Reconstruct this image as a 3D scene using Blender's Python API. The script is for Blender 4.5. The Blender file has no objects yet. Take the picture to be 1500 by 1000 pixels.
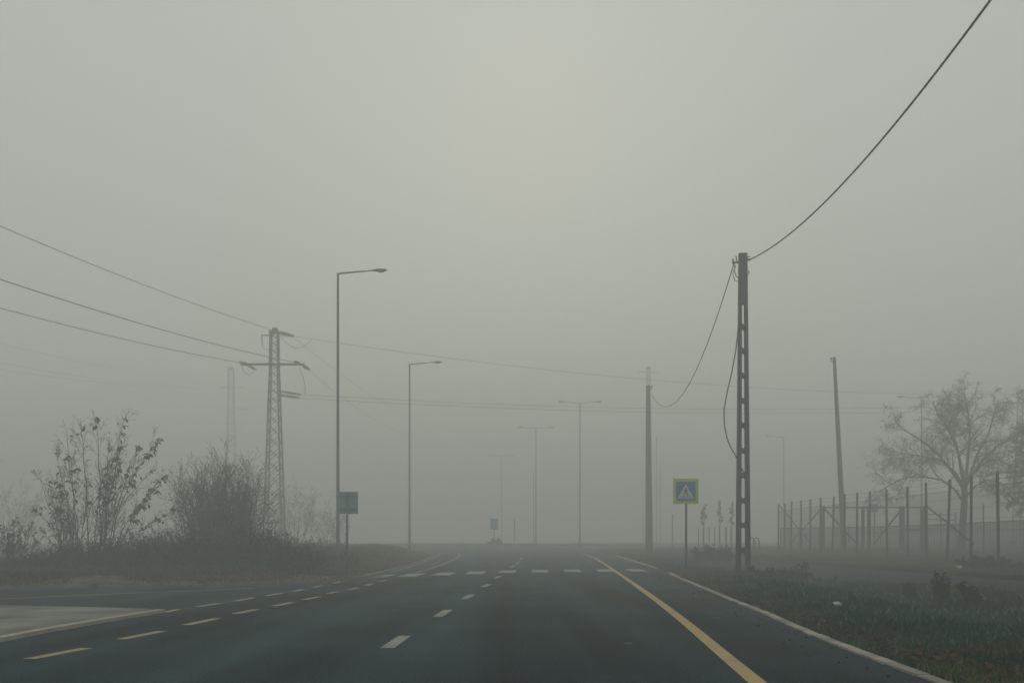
import bpy, math, random
import numpy as np
from mathutils import Vector, Matrix, noise as mnoise

# ------------------------------------------------------------------ camera, sky, sun, exposure
scene = bpy.context.scene
col = scene.collection
F, HC, HY = 1458.3, 1.15, 791.0          # focal length in photo pixels, eye height, horizon row

cam_data = bpy.data.cameras.new("camera")
cam = bpy.data.objects.new("camera", cam_data)
col.objects.link(cam)
cam.location = (0, 0, HC)
cam.rotation_euler = (math.radians(90), 0, 0)
cam_data.sensor_width = 36
cam_data.lens = 35
cam_data.shift_y = (HY - 500) / 1500
cam_data.clip_start = 0.05
cam_data.clip_end = 3000
scene.camera = cam

SUN_EL, SUN_AZ = math.radians(23), math.radians(1)      # azimuth measured from +Y towards +X
world = bpy.data.worlds.new("World")
scene.world = world
world.use_nodes = True
wn, wl = world.node_tree.nodes, world.node_tree.links
wn.clear()
wo = wn.new("ShaderNodeOutputWorld")
bg = wn.new("ShaderNodeBackground")
sky = wn.new("ShaderNodeTexSky")
sky.sky_type = 'NISHITA'
sky.sun_disc = False
sky.sun_elevation = SUN_EL
sky.sun_rotation = SUN_AZ
sky.air_density = 1.0
sky.dust_density = 4.0
hsv = wn.new("ShaderNodeHueSaturation")
hsv.inputs['Saturation'].default_value = 1.1
mixw = wn.new("ShaderNodeMix")
mixw.data_type = 'RGBA'
mixw.inputs['Factor'].default_value = 0.972
CLOUD = (5.45, 5.78, 5.42, 1)                              # the even cloud deck over the fog
mixw.inputs[7].default_value = CLOUD
wl.new(sky.outputs[0], hsv.inputs['Color'])
wl.new(hsv.outputs[0], mixw.inputs[6])
wl.new(mixw.outputs[2], bg.inputs['Color'])
bg.inputs['Strength'].default_value = 0.10
wl.new(bg.outputs[0], wo.inputs['Surface'])

sun_d = bpy.data.lights.new("sun", 'SUN')
sun_d.energy = 0.5
sun_d.angle = math.radians(50)
sun_d.color = (1.0, 0.92, 0.74)
sun = bpy.data.objects.new("sun", sun_d)
col.objects.link(sun)
sd = Vector((math.sin(SUN_AZ) * math.cos(SUN_EL), math.cos(SUN_AZ) * math.cos(SUN_EL), math.sin(SUN_EL)))
sun.rotation_euler = sd.to_track_quat('Z', 'Y').to_euler()
sun.location = sd * 50

scene.view_settings.view_transform = 'Standard'
scene.view_settings.look = 'None'
scene.view_settings.exposure = 0.0
scene.view_settings.gamma = 1.0
scene.view_settings.use_curve_mapping = False
scene.render.engine = 'CYCLES'
scene.cycles.volume_bounces = 3
scene.cycles.max_bounces = 6
scene.cycles.diffuse_bounces = 2
scene.cycles.glossy_bounces = 2
scene.cycles.transparent_max_bounces = 8
scene.cycles.use_denoising = True
FOG = 0.0146

# ------------------------------------------------------------------ ground shape and picture-to-place helpers
def sstep(a, b, v):
    t = min(1.0, max(0.0, (v - a) / (b - a)))
    return t * t * (3 - 2 * t)

def lerp_tab(tab, v):
    if v <= tab[0][0]: return tab[0][1]
    for (a, x), (b, y) in zip(tab, tab[1:]):
        if v <= b: return x + (y - x) * (v - a) / (b - a)
    return tab[-1][1]

def zroad(Y):
    return 0.5 * sstep(36, 95, Y)

def ray_ground(px, py, zf=None):
    zf = zf or (lambda X, Y: zroad(Y))
    k, s = (px - 750) / F, (py - HY) / F
    lo, hi = 2.0, 260.0
    Y = lo
    step = 0.5
    while Y < hi:
        if HC - s * Y <= zf(k * Y, Y): break
        Y += step
    a, b = Y - step, Y
    for _ in range(20):
        m = (a + b) / 2
        if HC - s * m <= zf(k * m, m): b = m
        else: a = m
    return Vector((k * b, b, zf(k * b, b)))

def at(px, py, Y):
    return Vector(((px - 750) * Y / F, Y, HC - (py - HY) * Y / F))

CX, CY, RO, RI = 1.0, 104.0, 26.0, 15.0                   # the roundabout
KERB_PX = [(1700, 1118), (1500, 1049), (1359, 998), (1265, 962), (1177, 927), (1119, 900), (1060, 876), (1010, 854),
           (985, 844), (974, 838), (962, 834), (944, 828), (926, 822), (912, 817.5), (898, 813)]
kpts = [ray_ground(x, y) for x, y in KERB_PX]
KTAB = [(-60.0, 2.75), (3.0, 3.05)] + [(p.y, p.x) for p in kpts if p.y > 4] 
kend = KTAB[-1]
RING = (78.6, 80, 83, 87, 93, 104, 115, 121, 125, 127, 128.5)
KTAB.append((74, 5.6))
for d in RING: KTAB.append((d, CX + math.sqrt(max(0, RO**2 - (d - CY)**2))))
KTAB += [(132, 6.5), (400, 6.0)]
LEFT_PX = [(0, 862), (150, 860), (300, 856), (420, 851.5), (500, 849), (530, 846), (548, 841), (585, 832), (620, 821), (634, 814)]
lpts = [ray_ground(x, y) for x, y in LEFT_PX]
LTAB = [(19.0, -75.0), (21.0, -24.0), (22.4, -15.0)] + [(p.y, p.x) for p in lpts]
lend = LTAB[-1]
LTAB += [(66, -5.6), (70, -7.6), (74, -10.2), (79, -13.5), (83, -16.5)]
for d in RING[3:]: LTAB.append((d, CX - math.sqrt(max(0, RO**2 - (d - CY)**2))))
LTAB += [(132, -5.0), (400, -5.5)]
for _t in (KTAB, LTAB):
    for i in range(1, len(_t)):
        if _t[i][0] <= _t[i-1][0]: _t[i] = (_t[i-1][0] + 0.05, _t[i][1])
kerbX = lambda Y: lerp_tab(KTAB, Y)
leftX = lambda Y: lerp_tab(LTAB, Y)

def nz(x, y, s=1.0, o=0.0):
    return mnoise.noise(Vector((x * s + o, y * s - o, o)))

def z_right(X, Y):
    d = X - kerbX(Y)
    base = zroad(Y)
    z = base + 0.008 + 0.06 * sstep(.12, .6, d)
    z -= 0.20 * sstep(1.2, 3.5, d) * (1 - sstep(4.2, 6.6, d)) * (1 - sstep(38, 50, Y))
    z += 0.10 * sstep(4.5, 7.0, d) + 0.16 * sstep(9, 13, d) * (1 - sstep(60, 90, Y) * .6)
    rough = 0.05 * sstep(.3, 1.2, d) * (1 - 0.85 * (sstep(9.7, 10.0, X) * (1 - sstep(12.0, 12.3, X))))
    return z + rough * (nz(X, Y, .7) + .5 * nz(X, Y, 2.1, 3))

def z_left(X, Y):
    d = leftX(Y) - X
    z = zroad(Y) + 0.08 * sstep(0, .5, d) + 0.10 * sstep(1.0, 3.0, d)
    z += 0.16 * sstep(38, 48, Y) * sstep(.3, 2.0, d) * (1 - sstep(60, 80, Y))
    return z + 0.06 * sstep(.3, 1.5, d) * (nz(X, Y, .6, 7) + .5 * nz(X, Y, 1.9, 9))

# ------------------------------------------------------------------ materials
def mat(name, c, rough=.8, c2=None, scale=5.0, bump=0.0, bscale=None, metal=0.0, spec=.3, detail=6, attr=None, coord='Object'):
    m = bpy.data.materials.new(name)
    m.use_nodes = True
    n, l = m.node_tree.nodes, m.node_tree.links
    b = n['Principled BSDF']
    b.inputs['Roughness'].default_value = rough
    b.inputs['Metallic'].default_value = metal
    b.inputs['Specular IOR Level'].default_value = spec
    tc = n.new('ShaderNodeTexCoord')
    if attr:
        a = n.new('ShaderNodeAttribute'); a.attribute_name = attr
        l.new(a.outputs['Color'], b.inputs['Base Color'])
    elif c2:
        t = n.new('ShaderNodeTexNoise'); t.inputs['Scale'].default_value = scale; t.inputs['Detail'].default_value = detail
        l.new(tc.outputs[coord], t.inputs['Vector'])
        r = n.new('ShaderNodeValToRGB')
        r.color_ramp.elements[0].position = .32; r.color_ramp.elements[1].position = .68
        r.color_ramp.elements[0].color = (*c, 1); r.color_ramp.elements[1].color = (*c2, 1)
        l.new(t.outputs['Fac'], r.inputs['Fac'])
        l.new(r.outputs['Color'], b.inputs['Base Color'])
    else:
        b.inputs['Base Color'].default_value = (*c, 1)
    if bump:
        t2 = n.new('ShaderNodeTexNoise'); t2.inputs['Scale'].default_value = bscale or scale * 6; t2.inputs['Detail'].default_value = 4
        l.new(tc.outputs[coord], t2.inputs['Vector'])
        bp = n.new('ShaderNodeBump'); bp.inputs['Strength'].default_value = bump; bp.inputs['Distance'].default_value = .02
        l.new(t2.outputs['Fac'], bp.inputs['Height'])
        l.new(bp.outputs['Normal'], b.inputs['Normal'])
    return m

def asphalt(name, dark, light, tracks=True):
    m = bpy.data.materials.new(name); m.use_nodes = True
    n, l = m.node_tree.nodes, m.node_tree.links
    b = n['Principled BSDF']
    b.inputs['Specular IOR Level'].default_value = .02
    tc = n.new('ShaderNodeTexCoord')
    def tex(scale, detail=5, vec=None):
        t = n.new('ShaderNodeTexNoise'); t.inputs['Scale'].default_value = scale; t.inputs['Detail'].default_value = detail
        l.new(vec or tc.outputs['Object'], t.inputs['Vector']); return t.outputs['Fac']
    def mrange(v, a, b_, c, d):
        r = n.new('ShaderNodeMapRange'); r.inputs[1].default_value = a; r.inputs[2].default_value = b_
        r.inputs[3].default_value = c; r.inputs[4].default_value = d
        l.new(v, r.inputs[0]); return r.outputs[0]
    def math_(op, a, b_):
        x = n.new('ShaderNodeMath'); x.operation = op
        for k, v in enumerate((a, b_)):
            if isinstance(v, (int, float)): x.inputs[k].default_value = v
            else: l.new(v, x.inputs[k])
        return x.outputs[0]
    # long soft streaks along the driving direction (polished and oily wheel tracks)
    mp = n.new('ShaderNodeMapping'); mp.inputs['Scale'].default_value = (1.0, .035, 1.0); mp.inputs['Rotation'].default_value = (0, 0, math.radians(3.2))
    l.new(tc.outputs['Object'], mp.inputs['Vector'])
    streak = mrange(tex(.85, 3, mp.outputs[0]), .3, .7, 0, 1)
    patch = mrange(tex(.35, 9), .34, .66, 0, 1)
    fine = mrange(tex(38, 4), .36, .64, 0, 1)
    grit = mrange(tex(62, 2), .60, .74, 0, 1)
    f1 = math_('MULTIPLY', streak, .55 if tracks else .1)
    f2 = math_('MULTIPLY', patch, .26)
    f3 = math_('MULTIPLY', fine, .46)
    f = math_('POWER', math_('ADD', math_('ADD', f1, f2), f3), 2.0)
    mx = n.new('ShaderNodeMix'); mx.data_type = 'RGBA'
    l.new(f, mx.inputs['Factor']); mx.inputs[6].default_value = (*dark, 1); mx.inputs[7].default_value = (*light, 1)
    mx2 = n.new('ShaderNodeMix'); mx2.data_type = 'RGBA'
    l.new(math_('MULTIPLY', grit, .6), mx2.inputs['Factor']); l.new(mx.outputs[2], mx2.inputs[6]); mx2.inputs[7].default_value = (.07, .075, .078, 1)
    # cracks and sealed seams
    v = n.new('ShaderNodeTexVoronoi'); v.feature = 'DISTANCE_TO_EDGE'; v.inputs['Scale'].default_value = .16
    wv = n.new('ShaderNodeTexNoise'); wv.inputs['Scale'].default_value = 1.1; l.new(tc.outputs['Object'], wv.inputs['Vector'])
    va = n.new('ShaderNodeVectorMath'); va.operation = 'ADD'; l.new(tc.outputs['Object'], va.inputs[0]); l.new(wv.outputs['Color'], va.inputs[1])
    l.new(va.outputs[0], v.inputs['Vector'])
    crack = mrange(v.outputs['Distance'], 0, .0035, .75, 0)
    crack = math_('MULTIPLY', crack, mrange(tex(.09, 2), .44, .52, 0, 1))
    mx3 = n.new('ShaderNodeMix'); mx3.data_type = 'RGBA'
    l.new(crack, mx3.inputs['Factor']); l.new(mx2.outputs[2], mx3.inputs[6]); mx3.inputs[7].default_value = (.012, .012, .013, 1)
    l.new(mx3.outputs[2], b.inputs['Base Color'])
    l.new(mrange(math_('ADD', streak, fine), 0, 2, .88, .68), b.inputs['Roughness'])
    bp = n.new('ShaderNodeBump'); bp.inputs['Strength'].default_value = .5; bp.inputs['Distance'].default_value = .012
    l.new(tex(70, 3), bp.inputs['Height']); l.new(bp.outputs['Normal'], b.inputs['Normal'])
    return m

def paint(name, c, wear, under=(.05, .055, .058)):
    m = bpy.data.materials.new(name); m.use_nodes = True
    n, l = m.node_tree.nodes, m.node_tree.links
    b = n['Principled BSDF']; b.inputs['Roughness'].default_value = .7; b.inputs['Specular IOR Level'].default_value = .3
    tc = n.new('ShaderNodeTexCoord')
    t = n.new('ShaderNodeTexNoise'); t.inputs['Scale'].default_value = 22; t.inputs['Detail'].default_value = 6; t.inputs['Roughness'].default_value = .7
    l.new(tc.outputs['Object'], t.inputs['Vector'])
    t2 = n.new('ShaderNodeTexNoise'); t2.inputs['Scale'].default_value = 1.3; t2.inputs['Detail'].default_value = 4
    l.new(tc.outputs['Object'], t2.inputs['Vector'])
    ad = n.new('ShaderNodeMath'); ad.operation = 'MULTIPLY_ADD'; l.new(t2.outputs['Fac'], ad.inputs[0]); ad.inputs[1].default_value = .5; l.new(t.outputs['Fac'], ad.inputs[2])
    r = n.new('ShaderNodeMapRange'); r.inputs[1].default_value = .66 + .2 * (1 - wear); r.inputs[2].default_value = r.inputs[1].default_value + .24
    r.inputs[3].default_value = .08 * wear; r.inputs[4].default_value = .9
    l.new(ad.outputs[0], r.inputs[0])
    mx = n.new('ShaderNodeMix'); mx.data_type = 'RGBA'
    l.new(r.outputs[0], mx.inputs['Factor']); mx.inputs[6].default_value = (*c, 1); mx.inputs[7].default_value = (*under, 1)
    l.new(mx.outputs[2], b.inputs['Base Color'])
    return m

M = {}
M['road'] = asphalt('asphalt', (.001, .005, .008), (.040, .074, .092))
M['path'] = asphalt('path_asphalt', (.012, .021, .028), (.026, .036, .043), False)
M['white'] = paint('white_road_paint', (.27, .29, .265), .65)
M['beige'] = paint('worn_yellow_paint', (.32, .265, .175), .5)
M['ochre'] = paint('yellow_road_paint', (.44, .30, .12), .5)
M['kerb'] = mat('kerb_concrete', (.30, .27, .235), .9, (.48, .43, .38), 1.3, .5, 30, coord='Generated')
_n, _l = M['kerb'].node_tree.nodes, M['kerb'].node_tree.links
_b = _n['Principled BSDF']; _src = _b.inputs['Base Color'].links[0].from_socket
_oi = _n.new('ShaderNodeObjectInfo'); _mr = _n.new('ShaderNodeMapRange'); _mr.inputs[3].default_value = .62; _mr.inputs[4].default_value = 1.12
_hs = _n.new('ShaderNodeHueSaturation'); _l.new(_oi.outputs['Random'], _mr.inputs[0]); _l.new(_mr.outputs[0], _hs.inputs['Value']); _l.new(_src, _hs.inputs['Color']); _l.new(_hs.outputs[0], _b.inputs['Base Color'])
M['kerbbed'] = mat('kerb_mortar', (.02, .02, .018), .95, (.035, .033, .03), 8, .3)
M['dirtykerb'] = mat('dirty_kerb_concrete', (.08, .07, .055), .9, (.17, .14, .11), 2.5, .4)
M['island'] = mat('island_concrete', (.075, .08, .075), .85, (.26, .255, .235), .8, .4, 20, detail=9)
M['islandkerb'] = mat('island_edge_concrete', (.30, .27, .21), .8, (.40, .37, .30), 3, .3, 25)
M['soil'] = mat('verge_soil', (.008, .016, .009), .95, (.018, .032, .017), 1.1, .8, 12, detail=9, spec=.0)
M['soil2'] = mat('left_verge_soil', (.035, .040, .028), .95, (.14, .125, .10), 1.8, 1.0, 10, detail=9, spec=.1)
M['drygrass'] = mat('dry_island_turf', (.11, .10, .07), .95, (.16, .145, .10), .8, .6, 8, spec=0)
M['field'] = mat('field_ground', (.035, .042, .028), .95, (.06, .062, .04), .3, .5, 5, spec=.1)
M['concrete'] = mat('weathered_concrete', (.028, .038, .040), .9, (.055, .066, .065), 3.0, .4, 30)
M['concrete2'] = mat('pale_pole_concrete', (.13, .12, .11), .85, (.20, .185, .165), 2.0, .3, 20)
M['galv'] = mat('galvanised_steel', (.10, .115, .115), .5, (.15, .165, .165), 4, metal=.5)
M['lamp'] = mat('lamp_housing', (.12, .13, .12), .5, (.17, .18, .17), 6, metal=.3)
M['glass'] = mat('lamp_glass', (.35, .36, .33), .25)
M['lattice'] = mat('painted_lattice_steel', (.055, .063, .06), .6, (.085, .092, .085), 4, metal=.3)
M['wire'] = mat('conductor_wire', (.05, .055, .055), .5, metal=.5)
M['cable'] = mat('black_cable', (.022, .026, .027), .55, (.035, .04, .04), 8)
M['insul'] = mat('brown_insulator', (.055, .05, .045), .3, (.08, .07, .06), 10)
M['post'] = mat('dark_fence_post', (.028, .036, .036), .6, (.048, .056, .054), 5, metal=.2)
M['mesh'] = mat('chain_link_wire', (.12, .135, .13), .5, metal=.6)
M['fabric'] = mat('grey_green_fence_sheet', (.17, .19, .18), .8, (.22, .24, .225), 1.2, .3)
M['yellow'] = mat('fluorescent_yellow_border', (.52, .58, .12), .5, (.47, .54, .11), 6)
M['blue'] = mat('blue_sign_face', (.008, .15, .34), .4, (.015, .17, .37), 4)
M['signwhite'] = mat('white_sign_film', (.55, .60, .60), .4, (.48, .54, .55), 8)
M['black'] = mat('black_sign_film', (.015, .015, .015), .5)
M['signback'] = mat('grey_blue_sign_back', (.19, .28, .34), .7, (.22, .31, .36), 3)
M['bark'] = mat('grey_bark', (.03, .032, .03), .9, (.055, .055, .05), 8, .6, 30, spec=.1)
M['twig'] = mat('dark_twig', (.022, .023, .02), .9, (.04, .037, .03), 6, spec=.1)
M['leafvar'] = mat('leaf_and_blade', (0, 0, 0), .8, attr='tone', spec=.05)
M['litter'] = mat('white_litter', (.6, .62, .62), .7, (.5, .52, .52), 10)

# ------------------------------------------------------------------ mesh and tagging helpers
class MB:
    def __init__(s): s.v, s.f, s.c = [], [], []
    def add(s, vs, fs, tone=None):
        o = len(s.v); s.v += [tuple(v) for v in vs]; s.f += [tuple(i + o for i in f) for f in fs]
        if tone is not None: s.c += [tone] * len(vs)
    def box(s, c, d, R=None):
        c = Vector(c); x, y, z = d[0] / 2, d[1] / 2, d[2] / 2
        vs = [Vector((a, b, e)) for a in (-x, x) for b in (-y, y) for e in (-z, z)]
        if R: vs = [R @ v for v in vs]
        s.add([c + v for v in vs], [(0, 1, 3, 2), (4, 6, 7, 5), (0, 4, 5, 1), (2, 3, 7, 6), (0, 2, 6, 4), (1, 5, 7, 3)])
    def beam(s, a, b, w, d, w2=None, d2=None, up=(0, 1, 0)):
        a, b = Vector(a), Vector(b); w2 = w if w2 is None else w2; d2 = d if d2 is None else d2
        t = (b - a).normalized(); u = Vector(up)
        sx = t.cross(u)
        if sx.length < 1e-3: sx = t.cross(Vector((1, 0, 0)))
        sx.normalize(); sy = sx.cross(t).normalized()
        vs = [a + sx * w / 2 * i + sy * d / 2 * j for i, j in ((-1, -1), (1, -1), (1, 1), (-1, 1))]
        vs += [b + sx * w2 / 2 * i + sy * d2 / 2 * j for i, j in ((-1, -1), (1, -1), (1, 1), (-1, 1))]
        s.add(vs, [(3, 2, 1, 0), (4, 5, 6, 7), (0, 1, 5, 4), (1, 2, 6, 5), (2, 3, 7, 6), (3, 0, 4, 7)])
    def tube(s, pts, rs, n=8, cap=True):
        pts = [Vector(p) for p in pts]
        if not hasattr(rs, '__len__'): rs = [rs] * len(pts)
        vs, fs = [], []
        u = None
        for i, p in enumerate(pts):
            t = (pts[min(i + 1, len(pts) - 1)] - pts[max(i - 1, 0)])
            t = t.normalized() if t.length > 1e-9 else Vector((0, 0, 1))
            if u is None:
                u = t.cross(Vector((0.3, 0.9, 0.1)))
                if u.length < 1e-3: u = t.cross(Vector((1, 0, 0)))
            u = (u - t * u.dot(t)).normalized(); w = t.cross(u)
            for k in range(n):
                a = 2 * math.pi * k / n
                vs.append(p + (u * math.cos(a) + w * math.sin(a)) * rs[i])
        for i in range(len(pts) - 1):
            for k in range(n):
                k2 = (k + 1) % n
                fs.append((i * n + k, i * n + k2, (i + 1) * n + k2, (i + 1) * n + k))
        if cap:
            fs.append(tuple(range(n - 1, -1, -1))); fs.append(tuple((len(pts) - 1) * n + k for k in range(n)))
        s.add(vs, fs)
    def lathe(s, a, b, prof, n=8):
        a, b = Vector(a), Vector(b)
        s.tube([a.lerp(b, t) for t, r in prof], [r for t, r in prof], n)
    def leaf(s, p, d, L, W, tone, rng):
        d = Vector(d).normalized()
        q = Vector((rng.uniform(-1, 1), rng.uniform(-1, 1), rng.uniform(-1, 1)))
        x = d.cross(q)
        if x.length < 1e-3: return
        x.normalize(); nn = x.cross(d)
        m = p + d * L * .45 + nn * L * .06
        s.add([p, m + x * W / 2, p + d * L, m - x * W / 2], [(0, 1, 2), (0, 2, 3)], tone)
    def build(s, name, m, parent=None, smooth=False, origin=None, bevel=0):
        me = bpy.data.meshes.new(name)
        o0 = Vector(origin) if origin is not None else (parent['_o'] if parent is not None and '_o' in parent else None)
        vs = s.v
        if o0 is not None:
            ox, oy, oz = o0[0], o0[1], o0[2]
            vs = [(a - ox, b - oy, c - oz) for a, b, c in vs]
        me.from_pydata(vs, [], s.f); me.update()
        if s.c and len(s.c) == len(s.v):
            ca = me.color_attributes.new('tone', 'FLOAT_COLOR', 'POINT')
            ca.data.foreach_set('color', np.array([(c[0], c[1], c[2], 1.0) for c in s.c], dtype=np.float32).ravel())
        if smooth: me.polygons.foreach_set('use_smooth', [True] * len(me.polygons))
        me.materials.append(m)
        ob = bpy.data.objects.new(name, me); col.objects.link(ob)
        if parent is not None: ob.parent = parent
        elif origin is not None: ob.location = origin
        if bevel:
            bv = ob.modifiers.new('bevel', 'BEVEL'); bv.width = bevel; bv.segments = 2; bv.limit_method = 'ANGLE'
        return ob

def tag(o, label, cat, group=None, kind=None):
    if label: o['label'] = label
    if cat: o['category'] = cat
    if group: o['group'] = group
    if kind: o['kind'] = kind
    return o

def thing(name, label, cat, loc=(0, 0, 0), group=None, kind=None):
    o = bpy.data.objects.new(name, None); col.objects.link(o)
    o.location = loc; o.empty_display_size = .2
    o['_o'] = [0.0, 0.0, 0.0]
    return tag(o, label, cat, group, kind)

def world_thing(name, label, cat, loc, group=None):
    """an Empty at loc whose parts are written in place coordinates"""
    o = thing(name, label, cat, loc, group); o['_o'] = [float(c) for c in loc]; return o

def copy_tree(root, loc, label, rotz=0.0, scale=1.0):
    r = root.copy(); col.objects.link(r); r.location = loc; r.rotation_euler = (0, 0, rotz); r.scale = (scale,) * 3
    r['label'] = label
    for ch in root.children:
        c = ch.copy(); col.objects.link(c); c.parent = r
        for g in ch.children:
            d = g.copy(); col.objects.link(d); d.parent = c
    return r

def grid_mesh(name, m, xs, ys, fz, parent=None):
    """xs(Y) gives the row's X values"""
    v, f = [], []
    for Y in ys:
        row = xs(Y)
        for X in row: v.append((X, Y, fz(X, Y)))
    nx = len(xs(ys[0]))
    for j in range(len(ys) - 1):
        for i in range(nx - 1):
            a = j * nx + i
            f.append((a, a + 1, a + nx + 1, a + nx))
    mb = MB(); mb.v, mb.f = v, f
    o = mb.build(name, m, parent, smooth=True)
    return o

def frange(a, b, s):
    out = []; v = a
    while v < b - 1e-6: out.append(v); v += s
    out.append(b); return out

# ------------------------------------------------------------------ the ground
ys_all = frange(-60, 4, 4) + frange(4.6, 36, .6) + frange(37, 110, 1.0) + frange(111, 140, 2) + frange(146, 400, 13)
ys_all = sorted(set(round(y, 3) for y in ys_all))
g = grid_mesh('ground', M['field'], lambda Y: [-400, -150, -60, -20, 0, 20, 60, 150, 400], ys_all, lambda X, Y: zroad(Y) - .5)
g['kind'] = 'structure'
road = grid_mesh('road', M['road'], lambda Y: [-85, -60, -40, -25, -15, -10, -6, -3, 0] + [t * (kerbX(Y) + .06) for t in (.2, .4, .6, .8, 1)], [y for y in ys_all if y <= 230], lambda X, Y: zroad(Y))
road['kind'] = 'structure'
def rows(Y, k, sgn, span):
    t = [0, .15, .3, .5, .8, 1.1, 1.5, 2, 2.5, 3, 3.6, 4.3, 5, 5.7, 6.5, 7.5, 8.5, 9.5, 10.5, 12, 14, 16, 18, 21, 25, 30, 38, 50, 70, 110, 180, 350]
    return [k + sgn * d for d in t]
vr = grid_mesh('right_verge', M['soil'], lambda Y: rows(Y, kerbX(Y) + .14, 1, 0), ys_all, z_right)
vr['kind'] = 'structure'
yl = sorted(set([y for y in ys_all if y > 19] + [20, 20.5, 21.3, 21.8, 22.2, 23, 24.1, 25.1]))
vl = grid_mesh('left_verge', M['soil2'], lambda Y: rows(Y, leftX(Y), -1, 0)[::-1], yl, z_left)
vl['kind'] = 'structure'
# roundabout island: a low grassed disc
mb = MB(); ring = 64; rad = [0, 6, 12, 14.5, 15]
vs, fs = [], []
for i, r in enumerate(rad):
    for k in range(ring):
        a = 2 * math.pi * k / ring; X, Y = CX + r * math.cos(a), CY + r * math.sin(a)
        vs.append((X, Y, zroad(Y) + (.004 if r == 15 else .13 + .08 * (1 - r / 15))))
for i in range(len(rad) - 1):
    for k in range(ring):
        k2 = (k + 1) % ring; fs.append((i * ring + k, i * ring + k2, (i + 1) * ring + k2, (i + 1) * ring + k)[::-1])
mb.v, mb.f = vs, fs
ri = mb.build('roundabout_island', M['drygrass'], smooth=True); ri['kind'] = 'structure'

# footpath behind the ditch
fp = grid_mesh('footpath', M['path'], lambda Y: [10.0 + .1 * math.sin(Y * .35), 10.7, 11.4, 12.05 + .1 * math.sin(Y * .5 + 1)], [y for y in ys_all if 2 < y < 60],
               lambda X, Y: z_right(X, Y) + .03)
fp['kind'] = 'structure'

# ------------------------------------------------------------------ road markings (parts of the road)
def mark(name, pts, m, dz=.005):
    mb = MB(); mb.add([Vector((p.x, p.y, zroad(p.y) + dz)) for p in pts], [tuple(range(len(pts)))])
    return mb.build(name, m, road)
def vpx(y, y0, x0):                       # slide a photo x along the driving direction
    return x0 + (833 - x0) * (y0 - y) / (y0 - HY)
def dash(px0, py0, px1, py1, w, m, name='lane_dash'):
    a, b = ray_ground(px0, py0), ray_ground(px1, py1)
    d = (b - a); d.z = 0
    s = Vector((d.y, -d.x, 0)).normalized() * w / 2
    n_ = max(1, int(d.length / 1.0)); 
    mb = MB(); L = [a.lerp(b, i / n_) for i in range(n_ + 1)]
    vs = []
    for p in L:
        for q in (p - s, p + s): vs.append(Vector((q.x, q.y, zroad(q.y) + .005)))
    mb.add(vs, [(2 * i, 2 * i + 1, 2 * i + 3, 2 * i + 2) for i in range(n_)])
    return mb.build(name, m, road)
def smooth_line(px, step=.8):
    P = [ray_ground(*q) for q in px]
    out = []
    for i in range(len(P) - 1):
        p0, p1, p2, p3 = P[max(i - 1, 0)], P[i], P[i + 1], P[min(i + 2, len(P) - 1)]
        k = max(2, int((p2 - p1).length / step))
        for j in range(k):
            t = j / k
            out.append(.5 * ((2 * p1) + (p2 - p0) * t + (2 * p0 - 5 * p1 + 4 * p2 - p3) * t * t + (3 * p1 - p0 - 3 * p2 + p3) * t ** 3))
    out.append(P[-1]); return out
def ribbon(pts, w, m, name, dz=.005, parent=None):
    vs = []
    for i, p in enumerate(pts):
        d = pts[min(i + 1, len(pts) - 1)] - pts[max(i - 1, 0)]
        s = Vector((d.y, -d.x, 0)).normalized() * w / 2
        for q in (p - s, p + s): vs.append(Vector((q.x, q.y, zroad(q.y) + dz)))
    mb = MB(); mb.add(vs, [(2 * i, 2 * i + 1, 2 * i + 3, 2 * i + 2) for i in range(len(pts) - 1)])
    return mb.build(name, m, parent or road)

o = ribbon(smooth_line([(1260, 1123), (1170, 1050), (1110, 1000), (1050, 950), (1000, 908), (950, 870), (910, 842), (890, 828.5), (876, 820), (865, 814.5), (853, 810)]), .15, M['ochre'], 'edge_line')
o['label'] = 'solid ochre yellow edge line on the right'
# zebra crossing
for i, (cx, cy) in enumerate([(557, 843.6), (604, 842), (651, 840.3), (697, 838.6), (744, 837), (791, 836.2), (838, 835.7), (886, 835.4), (932, 835)]):
    ctr = ray_ground(cx, cy)
    dirv = Vector((-.01 + .012 * (8 - i) * .2, 1, 0)).normalized()
    dirv = Vector((.035 - .0 * i, 1, 0)).normalized()
    hl, hw = 1.5, .305
    s = Vector((dirv.y, -dirv.x, 0))
    mark('zebra_stripe', [ctr - dirv * hl - s * hw, ctr - dirv * hl + s * hw, ctr + dirv * hl + s * hw, ctr + dirv * hl - s * hw], M['white'], .0095)
for q in [(567, 949, 593, 931), (641, 903, 656.5, 893), (680, 877, 691, 870.5), (707, 859.5, 717, 855), (725, 846.5, 732, 843.5)]:
    dash(*q, .15, M['white'])
for q in [(748, 831, 754, 828), (757, 825, 760.5, 822), (762, 819, 764.5, 816.5)]:
    dash(*q, .13, M['white'])
for q in [(-120, 995, -38, 979.5), (43, 965, 127, 949), (177, 936, 238, 924), (273, 915, 318, 905.5), (345, 898.5, 377, 892), (401, 887.5, 428, 882), (445, 878, 468, 873.5),
          (481, 869, 496, 866), (511, 863.5, 523, 860.5), (536, 857, 545, 854.5), (557, 851.5, 565, 849)]:
    dash(*q, .14, M['beige'])
for q in [(240, 896.6, 262, 892), (289, 888.3, 322, 883.3), (345, 880, 371, 875), (390, 872.3, 414, 868), (429, 866, 445, 862.5), (459, 860, 471, 857.5), (489, 854, 500, 851)]:
    dash(*q, .13, M['beige'])
ribbon(smooth_line([(548, 845), (575, 837), (602, 829), (625, 821.5), (640, 814.5), (645, 810)]), .09, M['beige'], 'edge_line')
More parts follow.
